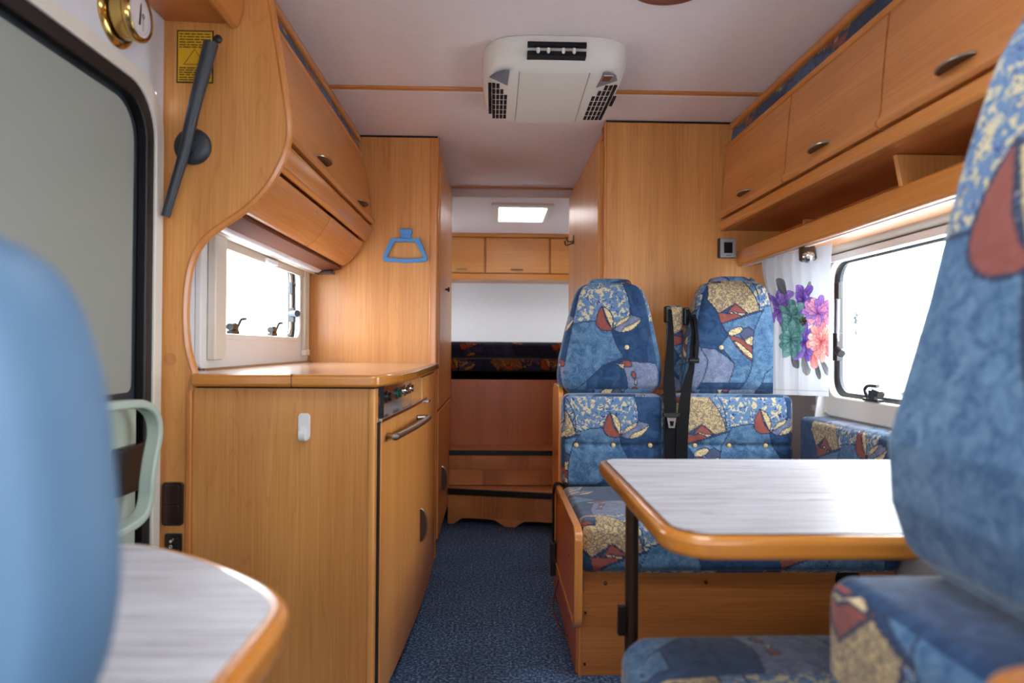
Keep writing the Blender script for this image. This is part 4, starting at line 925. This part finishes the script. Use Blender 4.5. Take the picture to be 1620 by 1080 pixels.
# ================================================================== CURTAIN
def make_curtain():
    n, m_ = 250, 380; P = np.zeros((n+1, m_+1, 3)); C = np.ones((n+1, m_+1, 3))*np.array(lin((226, 228, 232)))
    s = np.linspace(0, 1, n+1)[:, None]*np.ones((1, m_+1)); v = np.ones((n+1, 1))*np.linspace(0, 1, m_+1)[None, :]   # v: 0 top
    xl_t, yl_t = 1.058, 2.665; xr_t, yr_t = 1.125, 2.235
    xl_b, yl_b = 1.000, 2.420; xr_b, yr_b = 1.135, 2.270
    kt = np.clip(v/.55, 0, 1); kt = kt*kt*(3-2*kt)
    xl = xl_t+(xl_b-xl_t)*kt; yl = yl_t+(yl_b-yl_t)*kt; xr = xr_t+(xr_b-xr_t)*kt; yr = yr_t+(yr_b-yr_t)*np.clip(v*3, 0, 1)
    xx = xl+(xr-xl)*s; yy = yl+(yr-yl)*s
    fold = np.sin(s*2*np.pi*7+np.sin(v*3)*.6)*(.007*(1-v)+.002)*np.exp(-(s/.7)**4)+np.sin(s*2*np.pi*2.6+1)*.006*v
    xx = xx+fold*.9; yy = yy+fold*.25
    z = 1.350+(.838-1.350)*v+.004*s
    P[..., 0] = xx; P[..., 1] = yy; P[..., 2] = z
    # flower print in a 115 x 240 cloth grid
    px = 1208+112*s; py = 385+243*v
    px = px+(1-v)*0
    def blob(cx, cy, a, b, c1, c2, pet=9, ang=0, ln=7, seed=0):
        a *= 1.12; b *= 1.08; A = math.radians(ang); dx, dy = px-cx, py-cy; ux = (dx*math.cos(A)+dy*math.sin(A))/a; uy = (-dx*math.sin(A)+dy*math.cos(A))/b
        r = np.hypot(ux, uy); th = np.arctan2(uy, ux); edge = 1+.07*np.sin(th*pet+seed)+.02*np.sin(th*round(pet*2.3)+seed*2)
        ins = r < edge; k = np.clip(.5+.5*np.sin(r*9+np.sin(th*pet)*1.5+seed), 0, 1)
        c = np.array(lin(c1))*k[..., None]+np.array(lin(c2))*(1-k[..., None]); c = c*.7+.3*np.array(lin((222, 214, 226)))
        line = (np.abs(np.sin(th*ln*2+r*2.5+seed)) < .13) & (r > .3) | (np.abs(r-edge) < .045) | (np.abs(np.sin(r*5+np.sin(th*pet+seed)*.9)) < .09)
        C[ins] = c[ins]; C[ins & line] = c[ins & line]*.5
    lf = (150, 152, 156); ld = (96, 98, 102)
    def petal(cx, cy, a, b, ang, c1, c2, k=5):
        A = math.radians(ang); dx, dy = px-cx, py-cy; t_ = dx*math.cos(A)+dy*math.sin(A); w_ = -dx*math.sin(A)+dy*math.cos(A)
        q = np.clip(t_/a, -.02, 1.05); half = b*np.power(np.clip(q, 0, 1), .65)*np.sqrt(np.clip(1.02-q**3, 0, 1))*(1+.05*np.sin(q*17+cx))
        ins = (np.abs(w_) < half) & (t_ > 0) & (t_ < a)
        sh = np.clip(q*.9+.15*np.sin(w_*1.1+cy), 0, 1)[..., None]
        C[ins] = (np.array(lin(c1))*(1-sh)+np.array(lin(c2))*sh)[ins]
        edge = ins & ((half-np.abs(w_) < .55) | (a-t_ < .7)); vein = ins & (np.abs(np.sin((w_/np.maximum(half, .5))*k)) < .13) & (q < .82)
        C[edge] *= .38; C[vein] *= .62
    def flower(cx, cy, R_, cols, n_=9, seed=0, sx=1., sy=1.):
        rn_ = random.Random(seed)
        for ringk, rr in enumerate((1.0, .74, .48)):
            for i in range(n_):
                a_ = 360*i/n_+ringk*19+rn_.uniform(-9, 9); c1, c2 = cols[(i+ringk) % len(cols)]
                petal(cx, cy, R_*rr*rn_.uniform(.9, 1.1)*(sy if abs(math.sin(math.radians(a_))) > .6 else sx), R_*.36*rr, a_, c1, c2)
    G1, G2 = ((104, 106, 112), (150, 152, 158)), ((140, 142, 148), (184, 186, 190))
    petal(1244, 468, 42, 9, -100, *G1); petal(1268, 470, 26, 8, -80, *G1); petal(1283, 476, 36, 4, -82, *G2)
    petal(1246, 560, 26, 10, 60, *G1); petal(1270, 562, 34, 11, 72, *G2); petal(1290, 566, 36, 7, 74, *G1); petal(1300, 566, 34, 9, 52, *G2)
    PU = [((96, 58, 156), (170, 138, 216)), ((122, 84, 184), (190, 160, 226))]; PK = [((176, 112, 190), (232, 184, 220)), ((206, 130, 180), (240, 200, 216)), ((150, 100, 190), (206, 170, 224))]
    SA = [((230, 130, 130), (248, 206, 200)), ((216, 120, 150), (244, 190, 190)), ((240, 160, 150), (250, 224, 216))]; TE = [((50, 108, 112), (128, 182, 180)), ((74, 134, 134), (150, 196, 192))]
    flower(1229, 480, 30, PU, 8, 1, .6, 1.2); flower(1274, 470, 24, PU, 7, 2, .7, 1.2); flower(1298, 494, 29, PK, 10, 3)
    flower(1272, 540, 31, PU, 9, 4, .8, 1.1); flower(1303, 540, 29, SA, 9, 5, .9, 1.1); petal(1288, 560, 24, 9, 80, *SA[0])
    flower(1250, 498, 27, TE, 8, 6, .8, 1.15); flower(1246, 535, 31, TE, 9, 7, .85, 1.05)
    flower(1271, 506, 8, [((40, 44, 80), (90, 90, 120)), ((90, 90, 60), (150, 140, 90))], 7, 8)
    C[:, int(m_*.965):int(m_*.972)] *= .82
    V = P.reshape(-1, 3); idx = np.arange(V.shape[0]).reshape(n+1, m_+1); F = np.stack([idx[:-1, :-1], idx[1:, :-1], idx[1:, 1:], idx[:-1, 1:]], -1).reshape(-1, 4)
    off = np.array((1.07, 2.45, .84)); me = bpy.data.meshes.new('curtain'); me.from_pydata((V-off).tolist(), [], F.tolist())
    at = me.attributes.new('ca', 'FLOAT_COLOR', 'POINT'); q = np.ones((len(V), 4), np.float32); q[:, :3] = C.reshape(-1, 3); at.data.foreach_set('color', q.ravel())
    me.polygons.foreach_set('use_smooth', [True]*len(me.polygons)); me.materials.append(M_curt)
    o = bpy.data.objects.new('curtain', me); COL.objects.link(o); o.location = off
    sm = o.modifiers.new('s', 'SOLIDIFY'); sm.thickness = .0012
    return meta(o, 'white curtain printed with purple, teal and pink flowers beside the window', 'curtain')
make_curtain()
bm = bmesh.new(); prism(bm, [(1.195, .748), (1.250, .748), (1.250, .80), (1.238, .822), (1.215, .838), (1.205, .82)], 'xz', 2.50, 2.508)
put('plastic_packet', bm, M_white, label='small white plastic piece standing on the side cushion near the curtain', cat='packet')

# ================================================================== WALL-MOUNTED SMALL THINGS
t = thing('warning_sticker', 'yellow warning sticker with triangle on the wooden partition', 'sticker', (-.778, 1.789, 1.68))
put('border', B(-.826, -.732, 1.7885, 1.7897, 1.679, 1.816), M_ink, t)
put('sheet', B(-.8225, -.7355, 1.7878, 1.7888, 1.6825, 1.8125), M_yel, t)
rnd = random.Random(3)
for z in [1.806, 1.799, 1.792, 1.785, 1.778, 1.772]+[1.718, 1.712, 1.706, 1.700, 1.693, 1.687]:
    x = -.819; bm = bmesh.new()
    while x < -.742:
        wl = .006+rnd.random()*.016; xe = min(x+wl, -.7385); box(bm, x, xe, 1.7872, 1.7879, z-.0013, z+.0013); x = xe+.0028
    o = put('printed_line', bm, M_ink, t)
put('warning_triangle', RG([(-.808, 1.7265), (-.752, 1.7265), (-.780, 1.7675)], [(-.8058, 1.7278), (-.7542, 1.7278), (-.780, 1.7655)], 'xz', 1.7872, 1.7879), M_ink, t, label='thin black warning triangle')
put('wall_button', LA((-.720, 1.79, 1.794), (0, -1, 0), [(.0105, 0), (.0105, .006), (.006, .009), (0, .009)], 18), M_dark, label='round black button beside the yellow sticker', cat='button', smooth=True, loc=(-.72, 1.79, 1.784))
t = thing('grab_arm', 'long charcoal arm on a round base over the wooden partition', 'arm', (-.78, 1.79, 1.32))
put('round_base', LA((-.781, 1.79, 1.513), (0, -1, 0), [(.047, 0), (.047, .008), (.043, .013), (.030, .017), (0, .019)], 36), M_char, t, smooth=True)
ap = smoothpts([(-.834, 1.755, 1.325), (-.812, 1.752, 1.40), (-.785, 1.748, 1.49), (-.773, 1.746, 1.545), (-.757, 1.742, 1.61), (-.735, 1.738, 1.69), (-.716, 1.735, 1.762)], 4)
put('tapered_arm', TU(ap, [.0105+.0075*(i/(len(ap)-1))**.9 for i in range(len(ap))], 16), M_char, t, smooth=True)
put('pivot', LA((-.783, 1.775, 1.513), (0, -1, 0), [(.018, 0), (.016, .02), (0, .024)], 18), M_char, t, smooth=True)
t = thing('brass_barometer', 'round polished brass gauge on the white wall above the door', 'barometer', (-.86, 1.56, 1.674))
c = (XL, 1.562, 1.744)
put('flange', LA(c, (1, 0, 0), [(.071, 0), (.072, .004), (.067, .010), (.060, .012)], 48), M_brass, t, smooth=True)
put('case', LA(c, (1, 0, 0), [(.054, .008), (.054, .040), (.058, .044), (.059, .050), (.057, .056), (.052, .060), (.048, .058)], 48), M_brass, t, smooth=True)
dl = put('dial', LA(c, (1, 0, 0), [(.0, .0555), (.049, .0555)], 40), M_dial, t, label='white dial with dark pointers')
put('dial_ring', LA(c, (1, 0, 0), [(.040, .0558), (.0406, .0558)], 40), M_ink, dl)
bm = bmesh.new(); prism(bm, [(1.556, 1.722), (1.562, 1.722), (1.5655, 1.772), (1.5635, 1.772)], 'yz', XL+.0565, XL+.0575); put('pointer', bm, M_ink, dl)
bm = bmesh.new(); ring(bm, ell(1.573, 1.747, .0055, .0055), ell(1.573, 1.747, .0035, .0035), 'yz', XL+.0575, XL+.058); box(bm, XL+.0575, XL+.058, 1.5725, 1.5735, 1.712, 1.742); put('pointer', bm, M_ink, dl)
t = thing('hanger', 'light blue plastic towel hanger on the tall cupboard side', 'hanger', (-.405, 3.15, 1.38))
oh = [(-.352+.012, 1.494), (-.462-.010, 1.494), (-.505, 1.412), (-.508, 1.398), (-.497, 1.388), (-.40, 1.383), (-.312, 1.388), (-.302, 1.398), (-.305, 1.412)]
ih = [(-.360, 1.478), (-.454, 1.478), (-.486, 1.414), (-.487, 1.408), (-.484, 1.405), (-.40, 1.400), (-.325, 1.405), (-.322, 1.409), (-.324, 1.414)]
put('frame', RG(oh, ih, 'xz', 3.128, 3.145), M_blue, t, bev=.004, seg=2)
put('clip', B(-.432, -.374, 3.130, 3.149, 1.515, 1.538), M_blue, t, bev=.004)
put('clip_neck', B(-.427, -.379, 3.134, 3.148, 1.49, 1.518), M_blue, t, bev=.002)
t = thing('adhesive_hook', 'white adhesive hook on the kitchen side panel', 'hook', (-.49, 1.795, .75))
put('back_plate', PR(rrect(-.505, -.474, .752, .824, (.010, .010, .013, .013), 5), 'xz', 1.789, 1.795), M_white, t, bev=.002)
put('prong', PR(smoothpts([(1.789, .790), (1.785, .775), (1.777, .770), (1.772, .778), (1.767, .776), (1.768, .762), (1.778, .754), (1.789, .753)], 3), 'yz', -.498, -.482), M_white, t, bev=.002)
t = thing('light_switch', 'dark brown double light switch on the partition edge', 'switch', (-.818, 1.79, .535))
put('switch_plate', PR(rrect(-.848, -.7945, .534, .646, .008, 4), 'xz', 1.781, 1.790), M_brown, t, bev=.002)
for z in (.541, .5925):
    put('rocker', PR(rrect(-.842, -.803, z, z+.047, .006, 4), 'xz', 1.777, 1.782), M_brown, t, bev=.003)
t = thing('control_panel', 'small black step control panel below the brown switch', 'switch', (-.815, 1.79, .44))
put('plate', PR(rrect(-.841, -.797, .43, .514, .004, 3), 'xz', 1.784, 1.790), M_dark, t, bev=.002)
put('rocker', B(-.822, -.805, 1.779, 1.785, .445, .503), M_dark, t, bev=.002)
bm = bmesh.new(); ring(bm, [(-.8265, .4955), (-.8225, .4995), (-.8185, .4955), (-.8225, .4915)], [(-.8245, .4955), (-.8225, .4975), (-.8205, .4955), (-.8225, .4935)], 'xz', 1.7775, 1.7795)
box(bm, -.817, -.816, 1.7775, 1.7795, .498, .503); ring(bm, ell(-.8225, .482, .004, .004), ell(-.8225, .482, .0028, .0028), 'xz', 1.7775, 1.7795)
put('marking', bm, M_white, t)
for x in (-.837, -.801): put('screw', LA((x, 1.784, .508), (0, -1, 0), [(.002, 0), (0, .001)], 8), M_brown, t)

# ================================================================== CEILING THINGS
t = thing('air_conditioner', 'cream ceiling air conditioner with two mesh grilles', 'air conditioner', (.19, 2.36, 1.88))
def sup(a, b, n=64, e=4.2):
    out = []
    for i in range(n):
        th = 2*math.pi*i/n; c_, s_ = math.cos(th), math.sin(th); out.append((a*abs(c_)**(2/e)*(1 if c_ > 0 else -1), b*abs(s_)**(2/e)*(1 if s_ > 0 else -1)))
    return out
bm = bmesh.new(); R = []; acx, acy = .198, 2.41
for (a, b, z, dy) in ((.242, .300, 1.969, 0), (.243, .300, 1.952, 0), (.240, .294, 1.932, .004), (.234, .282, 1.912, .012), (.226, .268, 1.897, .022), (.214, .255, 1.888, .030), (.20, .24, 1.885, .032)):
    R.append([bm.verts.new((acx+x, acy+dy+y*(1.0), z)) for x, y in sup(a, b)])
for A_, C_ in zip(R, R[1:]):
    for i in range(64): bm.faces.new((A_[i], A_[(i+1) % 64], C_[(i+1) % 64], C_[i]))
bm.faces.new(R[-1])
put('housing', bm, M_ac, t, smooth=True)
ZB = 1.885
put('vent_opening', B(.100, .284, 2.105, 2.14, 1.934, 1.948), M_void, t, label='dark air outlet slot')
put('vent_opening', B(.100, .284, 2.112, 2.16, 1.908, 1.922), M_void, t)
for x in (.133, .165, .212, .245): put('air_vane', LA((x, 2.108, 1.924), (0, -.1, -1), [(.006, -.004), (.0055, .008), (.003, .011), (0, .012)], 10), M_ac, t, smooth=True)
put('cover_seam', B(.078, .0795, 2.19, 2.66, ZB-.0008, ZB+.004), M_acg, t)
put('cover_seam', PR([(.305, 2.19), (.3065, 2.19), (.3135, 2.66), (.312, 2.66)], 'xy', ZB-.0008, ZB+.004), M_acg, t)
put('status_window', PR([(.006, 2.198), (.028, 2.182), (.046, 2.182), (.042, 2.30), (-.018, 2.232)][::1], 'xy', ZB-.0018, ZB+.003), M_acg, t, label='left grey triangular window')
put('status_window', PR([(.350, 2.185), (.372, 2.185), (.394, 2.205), (.404, 2.240), (.344, 2.305)], 'xy', ZB-.0018, ZB+.003), M_acg, t, label='right grey triangular window with display')
put('display', PR([(.354, 2.205), (.382, 2.205), (.378, 2.245), (.352, 2.245)], 'xy', ZB-.0028, ZB), M_brownp, t)
put('printed_marks', PR([(.354, 2.196), (.384, 2.196), (.384, 2.201), (.354, 2.201)], 'xy', ZB-.0026, ZB), M_white, t)
for sx in (0, 1):
    for i in range(6):
        for j in range(8):
            y0 = 2.235+j*.051
            if sx == 0: x0 = -.037+i*.0138; lim = 2.235+.017*i+ (.03 if i > 3 else 0)
            else: x0 = .342+i*.0150; lim = 2.235+.017*(5-i)+(.03 if i < 2 else 0)
            if y0 < lim: continue
            ex = abs(x0+.005-acx)/.228; ey = abs(y0+.02-acy-.03)/.262
            if ex**4.2+ey**4.2 > .93: continue
            zz = ZB-.0012
            put('grille_slot', B(x0, x0+.0108, y0, y0+.042, zz, ZB+.0015+.006*max(0, ex-.8)), M_void, t)
t = thing('ceiling_ring', 'wood-toned round ring on the ceiling at the top edge', 'light', (.46, 1.78, 1.95))
put('ring', LA((.462, 1.775, ZC), (0, 0, -1), [(.118, 0), (.118, .008), (.110, .014), (.096, .012), (.092, .004)], 48), M_brownp, t, smooth=True)
put('lamp_glass', LA((.462, 1.775, ZC), (0, 0, -1), [(.095, .004), (.06, .010), (0, .012)], 40), M_white, t, smooth=True)

# ================================================================== OUTSIDE
put('ground', B(-60, 60, -30, 90, -.75, -.70), M_snow, kind='structure', loc=(0, 0, -.7))
t = thing('parked_van', 'white van parked outside beyond the dinette window', 'van', (16, 26, -.7))
put('body', PR([(13.2, -.45), (13.2, .5), (13.9, .9), (14.6, 1.55), (19.2, 1.6), (19.3, -.45)], 'xz', 25, 27), M_van, t, bev=.1, seg=3)
put('side_window', B(14.4, 15.6, 24.98, 25.0, .75, 1.3), M_far, t); put('side_window', B(16.0, 18.6, 24.98, 25.0, .75, 1.3), M_far, t)
for x in (14.4, 18.0): put('wheel', LA((x, 24.95, -.35), (0, 1, 0), [(0, 0), (.35, 0), (.35, .25), (0, .25)], 20), M_far, t)
t = thing('fir_tree', 'pale hazy fir tree outside beyond the dinette window', 'tree', (13.4, 25.5, -.7))
t.location = (15.9, 29.5, -.7); OFF[t.name] = Vector((15.9, 29.5, -.7))
put('trunk', LA((15.9, 29.5, -.7), (0, 0, 1), [(.12, 0), (.1, 1), (.03, 3)], 8), M_brownp, t)
bm = bmesh.new(); rn = random.Random(5)
for k in range(900):
    h_ = rn.random(); rr2 = (1-h_)*1.0+.05; a = rn.random()*6.28; q = rr2*math.sqrt(rn.random()); c_ = Vector((15.9+math.cos(a)*q, 29.5+math.sin(a)*q, -.2+h_*2.9))
    d_ = Vector((math.cos(a), math.sin(a), -.35)).normalized()*.22; s_ = Vector((-math.sin(a), math.cos(a), 0))*.05
    vs = [bm.verts.new(c_-s_), bm.verts.new(c_+s_), bm.verts.new(c_+d_)]; bm.faces.new(vs)
put('foliage', bm, M_needle, t, kind='stuff')
